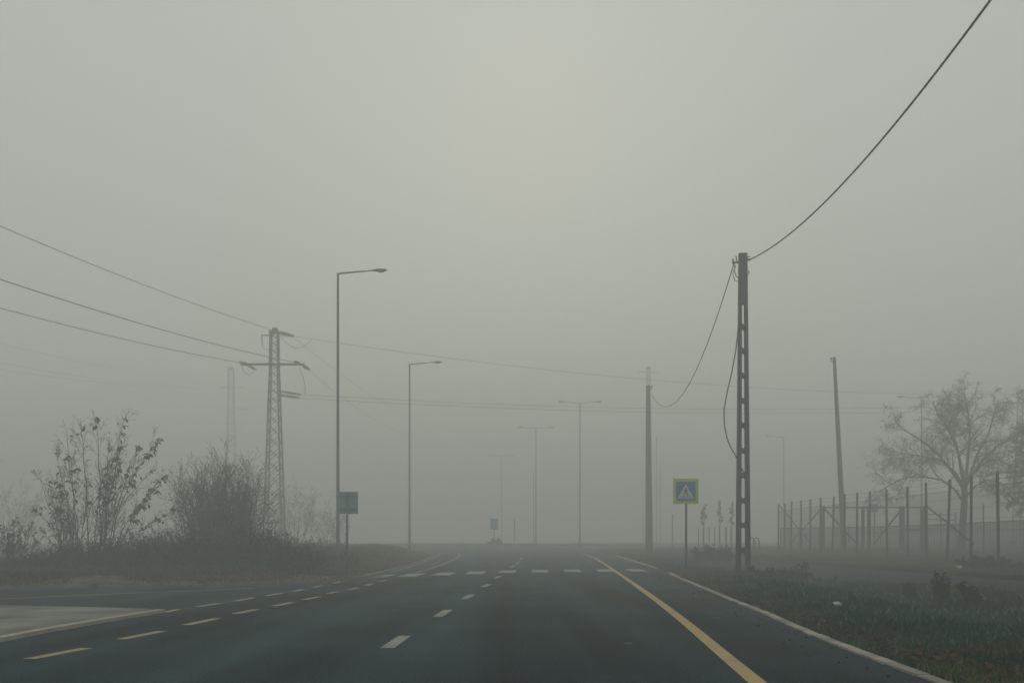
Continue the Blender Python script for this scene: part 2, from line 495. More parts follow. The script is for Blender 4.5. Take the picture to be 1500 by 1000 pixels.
ribbon(smooth_line([(609, 838), (641, 829), (663, 820), (673, 813.5), (672, 809.5)]), .11, M['beige'], 'edge_line')
ribbon(smooth_line([(-200, 888), (0, 877), (110, 872), (210, 867.5), (310, 864), (370, 861)]), .12, M['beige'], 'edge_line')
ribbon(smooth_line([(835, 807), (850, 807.4), (868, 808.2), (905, 808.6)], .5), .2, M['white'], 'give_way_line')
# hairline patch of faded paint remnants on the right lane
for q in [(948, 861, 958, 860.6), (965, 862, 980, 861.8), (1044, 905, 1056, 904.6), (915, 942, 926, 941.6)]:
    dash(*q, .05, M['white'], 'paint_remnant')

# left concrete island with a painted edge
mbi = MB()
low = [ray_ground(x, y) for x, y in [(-700, 1090), (-300, 1002), (0, 940), (70, 926), (160, 910), (240, 896.8)]]
upp = [ray_ground(x, y) for x, y in [(-700, 880), (-300, 884), (0, 889.5), (100, 891.5), (215, 894.6), (239, 896.0)]]
nI = len(low)
v0 = [Vector((p.x, p.y, zroad(p.y))) for p in low + upp]
top = [p + Vector((0, 0, .045)) for p in v0]
mbi.add(top + v0, [(i, i + 1, nI + i + 1, nI + i) for i in range(nI - 1)] + [(i, 2 * nI + i, 2 * nI + i + 1, i + 1) for i in range(nI - 1)] +
        [(nI + i + 1, 3 * nI + i + 1, 3 * nI + i, nI + i) for i in range(nI - 1)] + [(nI - 1, 3 * nI - 1, 4 * nI - 1, 2 * nI - 1)])
isl = mbi.build('traffic_island', M['island']); isl['kind'] = 'structure'
Pl = smooth_line([(-700, 1090), (-300, 1002), (0, 940), (70, 926), (160, 910), (240, 896.8)])
vs = []
for i, p in enumerate(Pl):
    d = Pl[min(i + 1, len(Pl) - 1)] - Pl[max(i - 1, 0)]
    s = Vector((d.y, -d.x, 0)).normalized()
    for q, zz in ((p + s * .02, .0), (p + s * .02, .052), (p - s * .12, .052), (p - s * .12, 0)): vs.append(Vector((q.x, q.y, zroad(q.y) + zz)))
mb = MB(); mb.add(vs, [(4 * i + k, 4 * i + 4 + k, 4 * i + 5 + k, 4 * i + 1 + k) for i in range(len(Pl) - 1) for k in range(3)])
o = mb.build('island_edge', M['islandkerb'], isl)

# ------------------------------------------------------------------ right kerb of single stones
kerb = MB()
rng = random.Random(4)
Ks = []
Y = 5.6
while Y < 66:
    Ks.append((Y, min(kerbX(Y), 12))); Y += .35
# bed
vs = []
for Yk, Xk in Ks:
    for dx, dz in ((0.01, -.06), (.01, .006), (.15, .006), (.15, -.06)): vs.append((Xk + dx, Yk, zroad(Yk) + dz))
kerb.add(vs, [(4 * i + k, 4 * i + 1 + k, 4 * i + 5 + k, 4 * i + 4 + k) for i in range(len(Ks) - 1) for k in range(3)])
kerb_o = kerb.build('kerb', M['kerbbed']); kerb_o['kind'] = 'structure'
stone = MB()
stone.box((0, 0, 0), (.13, 1.0, .09))
stone_o = None
pos = 0.0
prev = Vector((kerbX(5.6), 5.6, 0)); n_st = 0
Y = 5.6
bm_me = None
while Y < 60 and n_st < 290:
    L = .40 if Y < 30 else .60
    a = Vector((kerbX(Y), Y, zroad(Y))); Y2 = Y + L
    for _ in range(3):
        b = Vector((kerbX(Y2), Y2, zroad(Y2))); Y2 = Y + L * (Y2 - Y) / max(.01, (b - a).length)
    b = Vector((kerbX(Y2), Y2, zroad(Y2)))
    drop = .0
    if 34.5 < Y < 39.6: Y = Y2; continue                     # lowered ramp at the zebra crossing
    c = (a + b) / 2; ang = math.atan2(-(b.x - a.x), b.y - a.y)
    if stone_o is None:
        stone_o = stone.build('kerb_stone', M['kerb'], kerb_o, bevel=.008); so = stone_o
    else:
        so = stone_o.copy(); col.objects.link(so); so.parent = kerb_o
    so.scale = (1, (b - a).length - .028, 1)
    so.location = (c.x + .075 + rng.uniform(-.005, .005), c.y, c.z - .022 + rng.uniform(-.003, .003) + (.03 if Y > 30 else 0))
    so.rotation_euler = (math.atan2(b.z - a.z, b.y - a.y) + rng.uniform(-.006, .006), rng.uniform(-.02, .02), ang + rng.uniform(-.01, .01))
    n_st += 1
    Y = Y2

# left edge kerb (thin flush stones along the bend)
lk = MB(); Lp = [Vector((leftX(y) + .02, y, zroad(y))) for y in frange(29.3, 66, .7)]
vs = []
for i, p in enumerate(Lp):
    d = Lp[min(i + 1, len(Lp) - 1)] - Lp[max(i - 1, 0)]; s = Vector((d.y, -d.x, 0)).normalized()
    for q, zz in ((p + s * .12, 0), (p + s * .12, .06), (p - s * .03, .07), (p - s * .03, -.05)): vs.append((q.x, q.y, p.z + zz))
lk.add(vs, [(4 * i + k, 4 * i + 4 + k, 4 * i + 5 + k, 4 * i + 1 + k) for i in range(len(Lp) - 1) for k in range(3)])
o = lk.build('left_kerb', M['dirtykerb']); o['kind'] = 'structure'

# ------------------------------------------------------------------ street lamps
def lamp_arm(mbA, mbH, mbG, sgn, arm, z, rise=.10):
    mbA.tube([(0, 0, z - .06), (sgn * .08, 0, z - .01), (sgn * arm, 0, z + rise)], [.038, .036, .026], 8)
    a = Vector((sgn * (arm - .05), 0, z + rise - .005)); e = Vector((sgn * (arm + .62), 0, z + rise + .02))
    # flat teardrop head
    n = 10; prof = [(0, .03, .03), (.12, .05, .045), (.35, .11, .065), (.6, .145, .07), (.82, .13, .055), (.95, .08, .035), (1, .03, .02)]
    vs = []
    for t, w, h in prof:
        c = a.lerp(e, t)
        for k in range(n):
            an = 2 * math.pi * k / n; vv = math.sin(an) * h
            vs.append(c + Vector((0, math.cos(an) * w, vv if vv > 0 else vv * .6)))
    fs = [(i * n + k, i * n + (k + 1) % n, (i + 1) * n + (k + 1) % n, (i + 1) * n + k) for i in range(len(prof) - 1) for k in range(n)]
    fs += [tuple(range(n))[::-1], tuple((len(prof) - 1) * n + k for k in range(n))]
    mbH.add(vs, fs)
    c = a.lerp(e, .62); mbG.lathe(c - Vector((.13 * sgn, 0, .045)), c + Vector((.13 * sgn, 0, -.045)), [(0, .02), (.2, .045), (.8, .045), (1, .02)], 8)

def make_lamp(label, arms, arm_len, H, group):
    t = thing('street_lamp', label, 'street lamp', group=group)
    p = MB(); p.tube([(0, 0, 0), (0, 0, 1.2), (0, 0, 1.22), (0, 0, H)], [.085, .08, .068, .046], 12); p.build('pole', M['galv'], t, True)
    b = MB(); b.tube([(0, 0, -.15), (0, 0, .02), (0, 0, .05)], [.15, .15, .1], 12); b.build('base_collar', M['concrete'], t)
    d = MB(); d.box((.0, -.083, .75), (.09, .012, .35)); d.build('service_door', M['galv'], t)
    for s in arms:
        A, Hd, G = MB(), MB(), MB(); lamp_arm(A, Hd, G, s, arm_len, H)
        A.build('arm', M['galv'], t, True); h = Hd.build('lamp_head', M['lamp'], t, True); G.build('lamp_glass', M['glass'], h, True)
    return t
GL = 'street lamps along the road'
L1 = make_lamp('tallest single arm street lamp on the left, standing by the grey sign back', (1,), 1.36, 12.0, GL)
L1.location = (at(495, 400, 40).x, 40, at(495, 400, 40).z - 12.0)
zl2 = at(600, 533, 61).z
copy_tree(L1, (at(600, 533, 61).x, 61, zl2 - 12.0), 'slender single arm street lamp on the grassy bank left of the bend, second tallest')
D2 = make_lamp('foggy double arm street lamp behind the right half of the zebra crossing', (-1, 1), 1.3, 12.6, GL)
D2.location = (at(849.5, 700, 85.5).x, 85.5, at(849.5, 590, 85.5).z - 12.6)
copy_tree(D2, (at(785, 700, 104).x, 104, at(785, 627, 104).z - 12.6), 'fainter double arm street lamp just left of the clearer one, beyond the zebra crossing')
copy_tree(D2, (at(735, 700, 139).x, 139, at(735, 668, 139).z - 12.6), 'almost vanished double arm street lamp in the fog above the middle of the road')
copy_tree(L1, (at(1148, 700, 107).x, 107, at(1148, 640, 107).z - 12.0), 'pale fogged street lamp between the ladder shaped pole and the fence corner', math.pi)
copy_tree(L1, (at(1350, 700, 79).x, 79, at(1350, 583, 79).z - 12.0), 'fogged street lamp with its arm to the left, seen through the big tree', math.pi)

# ------------------------------------------------------------------ ladder-shaped concrete pole
YP = 31.0
XP = at(1088, 842, YP).x
base = Vector((XP, YP, z_right(XP, YP)))
pole = world_thing('utility_pole', 'dark concrete utility pole pierced with ladder openings on the right verge', 'utility pole', base)
def pz(py): return at(0, py, YP).z
def rail_x(py, side):     # outer edge
    t = (py - 371) / (842 - 371)
    l, r = 1082.2 + (1078.0 - 1082.2) * t, 1094.2 + (1099.2 - 1094.2) * t
    return at(l if side < 0 else r, py, YP).x
def railw(py): return .105 + .04 * (py - 440) / 400
for s in (-1, 1):
    mb = MB(); vs = []
    for py in (446, 520, 600, 700, 790, 846):
        x0 = rail_x(py, s); x1 = x0 - s * railw(py); dp = .075 + .02 * (py - 446) / 400; z = pz(py) if py < 846 else base.z - .3
        for x, y in ((x0, -dp), (x1, -dp), (x1, dp), (x0, dp)): vs.append((x, YP + y, z))
    n6 = 6
    fs = [(4 * i + k, 4 * i + (k + 1) % 4, 4 * i + 4 + (k + 1) % 4, 4 * i + 4 + k) for i in range(n6 - 1) for k in range(4)]
    if s > 0: fs = [f[::-1] for f in fs]
    fs += [(0, 1, 2, 3), (20, 21, 22, 23)]
    mb.add(vs, fs); mb.build('rail', M['concrete'], pole, bevel=.012)
mb = MB(); vs = []
for py in (371, 446.2):
    for x, y in ((rail_x(py, -1), -.078), (rail_x(py, 1), -.078), (rail_x(py, 1), .078), (rail_x(py, -1), .078)): vs.append((x, YP + y, pz(py)))
mb.add(vs, [(0, 3, 2, 1), (4, 5, 6, 7), (0, 1, 5, 4), (1, 2, 6, 5), (2, 3, 7, 6), (3, 0, 4, 7)]); mb.build('pole_head', M['concrete'], pole, bevel=.012)
for py in (479, 514, 550, 587, 623, 660, 696, 733, 769, 806, 838):
    xa, xb = rail_x(py, -1) + railw(py) - .004, rail_x(py, 1) - railw(py) + .004
    z = pz(py); hh = .075; ha = .12; dp = .065 + .018 * (py - 446) / 400
    pr = [(xa, z - ha), (xa + .035, z - hh), (xb - .035, z - hh), (xb, z - ha), (xb, z + ha), (xb - .035, z + hh), (xa + .035, z + hh), (xa, z + ha)]
    mb = MB(); mb.add([(x, YP - dp, q) for x, q in pr] + [(x, YP + dp, q) for x, q in pr],
                      [tuple(range(8)), tuple(range(15, 7, -1))] + [(i + 8, (i + 1) % 8 + 8, (i + 1) % 8, i) for i in range(8)])
    mb.build('rung', M['concrete'], pole)
br = MB(); zt = pz(385)
xl = rail_x(385, -1); xr = rail_x(385, 1)
br.box((xl - .09, YP - .05, zt), (.22, .06, .05)); br.box((xl - .19, YP - .05, zt + .03), (.04, .05, .16)); br.tube([(xl - .06, YP - .05, zt), (xl - .1, YP - .05, zt + .2)], .018, 6)
br.build('bracket', M['post'], pole)
b2 = MB(); b2.box((xr + .03, YP - .05, pz(381)), (.1, .05, .06)); b2.tube([(xr, YP - .06, pz(377)), (xr + .08, YP - .06, pz(377))], .015, 6); b2.build('bracket', M['post'], pole)
cl = MB(); cl.tube([(xl - .14, YP - .06, zt - .05), (xl - .15, YP - .06, zt - .25), (xl - .09, YP - .08, zt - .45), (xl + .01, YP - .095, zt - .5)], .014, 6)
cl.tube([(xl - .1, YP - .06, zt - .1), (xl - .2, YP - .06, zt - .35), (xl - .13, YP - .08, zt - .58), (xl - .02, YP - .095, zt - .62)], .012, 6)
cl.tube([(xr - .02, YP - .095, pz(405)), (xr + .05, YP - .05, pz(400)), (xr + .02, YP - .1, pz(397))], .014, 6)
cl.build('cable_loop', M['cable'], pole)

# ------------------------------------------------------------------ cables on the low-voltage poles
def catenary(a, b, sag, n=40):
    a, b = Vector(a), Vector(b)
    return [a.lerp(b, i / n) - Vector((0, 0, 4 * sag * (i / n) * (1 - i / n))) for i in range(n + 1)]
def cable(name, label, pts, r, m, cat, n=6, group=None):
    mb = MB(); mb.tube(pts, r, n); o = mb.build(name, m, origin=pts[0], smooth=True); tag(o, label, cat, group); return o
def twisted(pts, r, tw, n=4, per=10):
    """a bundle of cores twisted round each other"""
    out = []
    tot = 0; L = [0]
    for a, b in zip(pts, pts[1:]): tot += (b - a).length; L.append(tot)
    mb = MB()
    N = int(tot * per)
    def P(s):
        for i in range(len(L) - 1):
            if s <= L[i + 1]: return pts[i].lerp(pts[i + 1], (s - L[i]) / (L[i + 1] - L[i]))
        return pts[-1]
    for c in range(n):
        q = []
        for i in range(N + 1):
            s = tot * i / N; a = s / tw * 2 * math.pi + c * 2 * math.pi / n
            q.append(P(s) + Vector((math.cos(a), .0, math.sin(a))) * r)
        mb.tube(q, r * 1.0, 5)
    return mb
pA = Vector((xr + .07, YP - .05, pz(381)))
pBk = Vector((6.55, 3.8, 10.5))
mb = twisted(catenary(pA, pBk, 1.42, 48), .0105, .9)
o = mb.build('overhead_cable', M['cable'], origin=pA, smooth=True); tag(o, 'thick dark bundled cable rising from the ladder shaped pole to the top right', 'cable')
Y2 = 61.0
pC = at(954, 577, Y2)
mb = twisted(catenary(Vector((xl - .15, YP - .05, zt)), pC, 2.25, 40), .009, 1.0, per=6)
o = mb.build('overhead_cable', M['cable'], origin=pC, smooth=True); tag(o, 'slack dark cable sagging left from the ladder shaped pole to the plain concrete pole', 'cable')
o = cable('drop_cable', 'loose black cable bowing out along the left side of the ladder shaped pole', smooth3 := [at(*q) for q in
        [(1081.5, 474, 30.85), (1080.5, 490, 30.83), (1077.5, 515, 30.75), (1072, 545, 30.6), (1065, 575, 30.5), (1060.5, 600, 30.5), (1061, 622, 30.5), (1065, 642, 30.6), (1071, 656, 30.7), (1078, 668, 30.8), (1085, 683, 30.86), (1092, 697, 30.9)]], .019, M['cable'], 'cable')

# plain concrete pole and leaning pole
def plain_pole(name, label, bx, by, topx, topy, Y, rb, rt, hook=-1):
    b = at(bx, by, Y); b.z = z_right(b.x, Y); tp = at(topx, topy, Y)
    t = world_thing(name, label, 'utility pole', b)
    m_ = MB(); n = 10; m_.tube([b - Vector((0, 0, .3))] + [b.lerp(tp, i / n) for i in range(1, n + 1)], [rb] + [rb + (rt - rb) * i / n for i in range(1, n + 1)], 12); m_.build('shaft', M['concrete2'], t, True)
    c = MB(); c.tube([tp + Vector((0, 0, -.02)), tp + Vector((0, 0, .05))], [rt + .01, rt * .6], 10); c.build('cap', M['concrete2'], t)
    h = MB(); h.tube([tp + Vector((0, -.1, -.25)), tp + Vector((hook * .18, -.12, -.22)), tp + Vector((hook * .2, -.12, -.1))], .02, 6)
    h.box(tp + Vector((hook * .2, -.12, -.06)), (.08, .08, .1)); h.build('hook', M['post'], t)
    return t, tp
plain_pole('utility_pole', 'plain pale concrete utility pole left of the blue crossing sign', 951, 812, 949.5, 565, Y2, .24, .13, 1)
plain_pole('utility_pole', 'tapering concrete utility pole leaning left behind the wire fence', 1237, 815, 1222, 524, 53.0, .16, .085, -1)

# ------------------------------------------------------------------ lattice towers
def lattice_tower(label, bx, Y, top_py, w_top, w_bot, cross_py, arm_px, group, detail, ground, name='lattice_tower', rot=.35):
    tp = at(bx, top_py, Y); H = tp.z - ground; root = thing(name, label, 'power pylon', (tp.x, Y, ground), group)
    hw = lambda z: (w_bot + (w_top - w_bot) * min(1, z / (H * .9))) / 2
    co = [(-1, -1), (1, -1), (1, 1), (-1, 1)]
    R = Matrix.Rotation(rot, 3, 'Z')
    P = lambda c, z: R @ Vector((c[0] * hw(z), c[1] * hw(z), z))
    for c in co:
        m_ = MB(); k = 6
        for i in range(k): m_.beam(P(c, H * i / k), P(c, H * (i + 1) / k), .085, .085)
        m_.build('leg', M['lattice'], root)
    z = .0; lev = [0]
    while z < H - .3: z += max(.5, hw(z) * 2 * .92); lev.append(min(z, H))
    if detail:
        for i in range(len(lev) - 1):
            for k in range(4):
                a, b = co[k], co[(k + 1) % 4]
                m_ = MB(); m_.beam(P(a, lev[i]), P(b, lev[i + 1]), .035, .03); m_.build('brace', M['lattice'], root)
                m_ = MB(); m_.beam(P(b, lev[i]) * 1.0, P(a, lev[i + 1]), .034, .028); m_.build('brace', M['lattice'], root)
    else:
        m_ = MB()
        for i in range(len(lev) - 1):
            for k in range(4):
                a, b = co[k], co[(k + 1) % 4]
                m_.beam(P(a, lev[i]), P(b, lev[i + 1]), .045, .04); m_.beam(P(b, lev[i]), P(a, lev[i + 1]), .044, .038)
        m_.build('bracing', M['lattice'], root)
    hb = MB()
    for zz in (1.9, ):
        for k in range(4): hb.beam(P(co[k], zz), P(co[(k + 1) % 4], zz), .06, .05)
    hb.build('horizontal_brace', M['lattice'], root)
    zc = at(0, cross_py, Y).z - ground
    xL, xR = at(arm_px[0], 0, Y).x - tp.x, at(arm_px[1], 0, Y).x - tp.x
    A = MB()
    for yy in (-.22, .22):
        A.beam((xL, yy * .4, zc), (0, yy, zc), .09, .09, up=(0, 0, 1)); A.beam((0, yy, zc), (xR, yy * .4, zc), .09, .09, up=(0, 0, 1))
    for i in range(9):
        t = i / 8; x = xL + (xR - xL) * t; x2 = xL + (xR - xL) * min(1, t + .125); s = 1 if i % 2 else -1
        ww = .22 * (1 - .6 * abs(2 * t - 1)); A.beam((x, s * ww, zc), (x2, -s * ww, zc), .04, .04, up=(0, 0, 1))
    A.build('crossarm', M['lattice'], root)
    cp = MB(); cp.box((0, 0, H - .12), (w_top + .12, w_top + .12, .12), R); cp.box((0.05, 0, H + .04), (w_top * .7, w_top * .7, .22), R); cp.build('top_plate', M['lattice'], root)
    ft = MB()
    for c in co: p = P(c, 0); ft.box((p.x, p.y, .05), (.3, .3, .5))
    ft.build('footing', M['concrete2'], root)
    return root, tp, H
def insulator(a, b, r, parent, n=9):
    a, b = Vector(a), Vector(b); prof = [(0, .02)]
    for i in range(n):
        t = (i + .5) / n; rr = r * (.45 + .75 * math.sin(math.pi * (.12 + .8 * t))); prof += [(t - .4 / n, rr * .35), (t - .05 / n, rr), (t + .1 / n, rr), (t + .35 / n, rr * .35)]
    prof.append((1, .02)); m_ = MB(); m_.lathe(a, b, prof, 8); return m_.build('insulator', M['insul'], parent, True)
YT = 66.0
GT = 'steel lattice power pylons'
T1, t1, H1 = lattice_tower('nearest steel lattice power pylon with crossarm, behind the bushes on the left', 402, YT, 484, .47, 1.24, 533.5, (353, 446), GT, True, zroad(YT) + .2, rot=.0)
def loc1(px, py, dy=0): p = at(px, py, YT); return (p.x - T1.location.x, dy, p.z - T1.location.z)
insulator(loc1(407, 486.5), loc1(431, 492.5), .15, T1)
insulator(loc1(408.5, 572.5, .12), loc1(441, 577.5, .12), .10, T1)
insulator(loc1(408.5, 578.5, -.12), loc1(440, 583, -.12), .10, T1)
insulator(loc1(367, 535.5, .1), loc1(353, 531.5, -.5), .12, T1, 6)
insulator(loc1(440, 533), loc1(433, 531, -.5), .10, T1, 6)
insulator(loc1(442, 534), loc1(452, 540, .5), .11, T1, 6)
insulator(loc1(362, 534), loc1(373, 540, .5), .10, T1, 6)
hm = MB(); hm.beam(loc1(400, 491), loc1(383, 491), .07, .07, up=(0, 0, 1)); hm.beam(loc1(383.5, 490), loc1(384, 504), .06, .06); hm.beam(loc1(394, 487), loc1(400, 484), .12, .12)
hm.build('side_bracket', M['lattice'], T1)
for q, rr in (([(384, 504), (385, 509), (390, 512), (400, 511)], .016), ([(411, 492), (420, 503), (432, 510), (445, 508), (456, 498)], .018),
              ([(438, 536), (444, 552), (447, 566), (447, 577)], .018), ([(354, 533), (357, 545), (365, 549), (372, 544)], .018)):
    jp = MB(); jp.tube([loc1(*w) for w in q], rr, 5); jp.build('jumper_wire', M['wire'], T1)
T2, t2, H2 = lattice_tower('second lattice power pylon, a faint ghost in the fog left of the nearest one', 338.5, 155, 539, .75, 2.0, 567, (322, 356), GT, False, .6, rot=.1)
o2 = MB(); p = at(344, 595, 155); q = at(364, 597, 155); o2.beam((p.x - T2.location.x, 0, p.z - .9), (q.x - T2.location.x, 0, q.z - .9), .14, .14, up=(0, 0, 1)); o2.build('lower_arm', M['lattice'], T2)
T3, t3, H3 = lattice_tower('faintest lattice power pylon, rising behind the plain concrete pole', 949.5, 185, 538, .6, 1.4, 545, (934, 964), GT, False, .6, rot=.2)
T4, t4, H4 = lattice_tower('lattice power pylon with crossarm at the right edge of the picture behind the tree', 1499, 86, 573, .6, 1.3, 590, (1465, 1533), GT, True, .65, rot=.1)

# conductor wires
GW = 'power line wires'
def wire(a, b, sag, r, label, n=30): return cable('power_line', label, catenary(a, b, sag, n), r, M['wire'], 'wire', 5, GW)
dirL = Vector((-.219, -1, 0)); span = 58
def left_wire(px, py, x0y, sag, label, Y0=YT - .5, r=.016):
    a = at(px, py, Y0)
    # where the wire crosses the left picture edge
    t = (-a.x - .5143 * Y0) / (-.219 - .5143) * 1.0
    t = (a.x + .5143 * Y0) / (.219 + .5143) * -1.0 if False else (a.x + .5143 * Y0) / (.219 - .5143 + .0) if False else None
    lo, hi = 0, 50
    for _ in range(40):
        m = (lo + hi) / 2
        if (a.x - .219 * m) / (Y0 - m) > -.5143: lo = m
        else: hi = m
    Yc = Y0 - lo; zc = HC + (HY - x0y) * Yc / F; f = lo / span
    zb = a.z + (zc - a.z + 4 * sag * f * (1 - f)) / f
    return wire(a, a + dirL * span + Vector((0, 0, zb - a.z)), sag, r, label)
left_wire(396, 482, 331, 1.2, 'topmost power wire running from the nearest pylon to the left edge', r=.018)
left_wire(434, 531, 409, 1.2, 'middle power wire running from the nearest pylon to the left edge', r=.022)
left_wire(353, 531, 451, 1.2, 'lowest of the three near power wires left of the nearest pylon', r=.020)
def p4(px, py): return at(px, py, 86)
wire(at(431, 492.5, YT), p4(1490, 577), 1.15, .013, 'upper faint power wire crossing over the road from the nearest pylon')
wire(at(441, 577.5, YT + .12), p4(1490, 590), .75, .013, 'higher of two close faint power wires crossing low over the road')
wire(at(440, 583, YT - .12), p4(1490, 598), .70, .013, 'lower of two close faint power wires crossing low over the road')
def far_left(a_px, a_py, e_py, label):
    a = at(a_px, a_py, 155); b = at(-60, e_py, 100); wire(a, b, .9, .022, label)
far_left(338, 560, 487, 'uppermost of the ghostly wires from the second pylon to the left edge')
far_left(324, 567, 519, 'middle of the ghostly wires from the second pylon to the left edge')
far_left(352, 568, 531, 'lowest of the ghostly wires from the second pylon to the left edge')
wire(at(452, 541, YT + .5), at(640, 640, 130), 1.5, .009, 'very faint wire running from the right end of the crossarm into the fog')
wire(at(433, 496, YT + .5), at(655, 625, 130), 1.2, .009, 'very faint wire running from the pylon top away into the fog')

# ------------------------------------------------------------------ signs
YS = 37.0
sx = at(1005, 0, YS).x; sz = z_right(sx, YS)
S1 = world_thing('crossing_sign', 'blue pedestrian crossing sign with yellow border on a thin post', 'road sign', (sx, YS, sz))
m_ = MB(); m_.tube([(sx, YS, sz - .2), (sx, YS, at(0, 703, YS).z)], .045, 10); m_.build('post', M['galv'], S1, True)
c = at(1004.6, 719.3, YS - .07); u = YS / F       # u = one photo pixel
m_ = MB(); m_.box(c, (37 * u, .012, 37 * u)); brd = m_.build('board', M['yellow'], S1, bevel=.004)
m_ = MB(); m_.box(c + Vector((0, -.009, 0)), (28.5 * u, .004, 28.5 * u)); m_.build('blue_panel', M['blue'], S1)
def flat(pts, m, name, y, parent):
    m_ = MB(); n = len(pts)
    m_.add([c + Vector((a * u, y, b * u)) for a, b in pts] + [c + Vector((a * u, y + .0015, b * u)) for a, b in pts], [tuple(range(n))] + [(i, i + n, (i + 1) % n + n, (i + 1) % n) for i in range(n)])
    return m_.build(name, m, parent)
flat([(-12.2, -10.2), (12.2, -10.2), (0, 10.8)], M['signwhite'], 'white_triangle', -.0135, S1)
# walking figure in black over the crossing bars
def poly(pts, name='walker'): return pts
fig = [([(math.cos(a) * 1.05 + .1, 4.3 + math.sin(a) * 1.15) for a in [k * math.pi / 5 for k in range(10)]]),
       ([(-1.1, 3.0), (1.2, 3.0), (1.3, -1.2), (-1.0, -1.2)]),
       ([(-1.0, 2.8), (-3.2, -.2), (-2.5, -.7), (-.6, 1.6)]), ([(1.0, 2.8), (3.0, .2), (2.4, -.4), (.7, 1.5)]),
       ([(-1.0, -1.0), (.2, -1.0), (-2.6, -6.2), (-3.8, -6.0)]), ([(.0, -1.0), (1.3, -1.0), (3.4, -5.4), (2.3, -6.0)])]
pd = MB()
for q in fig:
    n = len(q); pd.add([c + Vector((a * u, -.0165, b * u)) for a, b in q] + [c + Vector((a * u, -.015, b * u)) for a, b in q], [tuple(range(n))] + [(i, i + n, (i + 1) % n + n, (i + 1) % n) for i in range(n)])
pd.build('pedestrian_symbol', M['black'], S1)
bars = MB()
for k in range(6):
    x = -7.6 + k * 3.0
    q = [(x, -8.9), (x + 1.6, -8.9), (x + 1.3 - x * .05, -7.0), (x + .1 - x * .05, -7.0)]
    bars.add([c + Vector((a * u, -.0165, b * u)) for a, b in q] + [c + Vector((a * u, -.015, b * u)) for a, b in q], [(0, 1, 2, 3)] + [(i, i + 4, (i + 1) % 4 + 4, (i + 1) % 4) for i in range(4)])
bars.build('crossing_bars', M['black'], S1)
m_ = MB(); m_.box(c + Vector((0, .035, 10 * u)), (.14, .05, .04)); m_.box(c + Vector((0, .035, -10 * u)), (.14, .05, .04)); m_.build('clamp', M['galv'], S1)

YB = 34.2
sx2 = at(508.5, 0, YB).x; sz2 = z_left(sx2, YB)
S2 = world_thing('sign_back', 'back of a grey blue square road sign beside the nearest street lamp', 'road sign', (sx2, YB, sz2))
m_ = MB(); m_.tube([(sx2, YB, sz2 - .2), (sx2, YB, at(0, 722, YB).z)], .04, 10); m_.build('post', M['galv'], S2, True)
c2 = at(509, 736, YB + .06)
m_ = MB(); m_.box(c2, (31 * YB / F, .012, 32.5 * YB / F)); m_.build('board', M['signback'], S2, bevel=.006)
m_ = MB(); m_.box(c2 + Vector((0, -.02, .22)), (.66, .028, .035)); m_.box(c2 + Vector((0, -.02, -.22)), (.66, .028, .035)); m_.build('stiffener_rail', M['galv'], S2)

def small_sign(px, top, bot, w, base_py, Y, label, ground, m=M['signback']):
    b = at(px, base_py, Y); b.z = ground; t = world_thing('road_sign', label, 'road sign', b)
    m_ = MB(); m_.tube([b - Vector((0, 0, .1)), at(px, top + 1, Y)], .04, 8); m_.build('post', M['galv'], t)
    cc = at(px, (top + bot) / 2, Y - .06); m_ = MB(); m_.box(cc, (w * Y / F, .012, (bot - top) * Y / F)); m_.build('board', m, t)
small_sign(1281, 738, 750, 10, 812, 60, 'small blue grey sign behind the wire fence, right of the leaning pole', z_right(21.8, 60))
small_sign(724, 759, 775, 11, 798, 92, 'faint blue sign in the fog straight ahead at the end of the road', .6, M['blue'])

# ------------------------------------------------------------------ the tall wire fence on the right
FP = [(1140.2, 738.5), (1149.8, 737), (1159.7, 734.8), (1173.5, 733.4), (1187, 731.5), (1202, 729), (1221.5, 727.5), (1237.4, 724), (1255.7, 722), (1274.3, 720.3), (1298.4, 716.8),
      (1329.3, 713), (1356.3, 707.6), (1391.7, 702.7), (1422.9, 697.4), (1461, 691), (1504, 685), (1556, 677)]
H_F = 2.33
posts = []
for px, py in FP:
    Yf = H_F * F / (HY - py); X = (px - 750) / F * Yf
    posts.append(Vector((X, Yf, z_right(X, Yf))))
Fence = world_thing('wire_fence', 'tall dark post and chain link fence on the right beside the footpath', 'fence', posts[0])
rng = random.Random(11)
tops = []
for i, p in enumerate(posts):
    tp = Vector((p.x, p.y, HC + H_F))
    lean = rng.uniform(-.05, .05); b = p + Vector((-lean - (.12 if i == 6 else 0) - (.1 if i == 13 else 0), 0, -.2))
    m_ = MB(); m_.tube([b, tp], [.052, .05], 8); m_.tube([tp, tp + Vector((0, 0, .03))], [.056, .03], 8)
    m_.build('fence_post', M['post'], Fence); tops.append(tp)
for k in range(9):
    dz = [0.03, .22, .42, .75, 1.15, 1.55, 1.95, 2.35, 2.8][k]
    m_ = MB()
    for i in range(len(tops) - 1):
        a, b = tops[i] - Vector((0, .05, dz)), tops[i + 1] - Vector((0, .05, dz)); mid = (a + b) / 2 - Vector((0, 0, .025 if k < 3 else .008))
        m_.tube([a, mid, b], .0065 if k < 3 else .004, 4, False)
    m_.build('strand_wire', M['mesh'], Fence)
cm = MB()
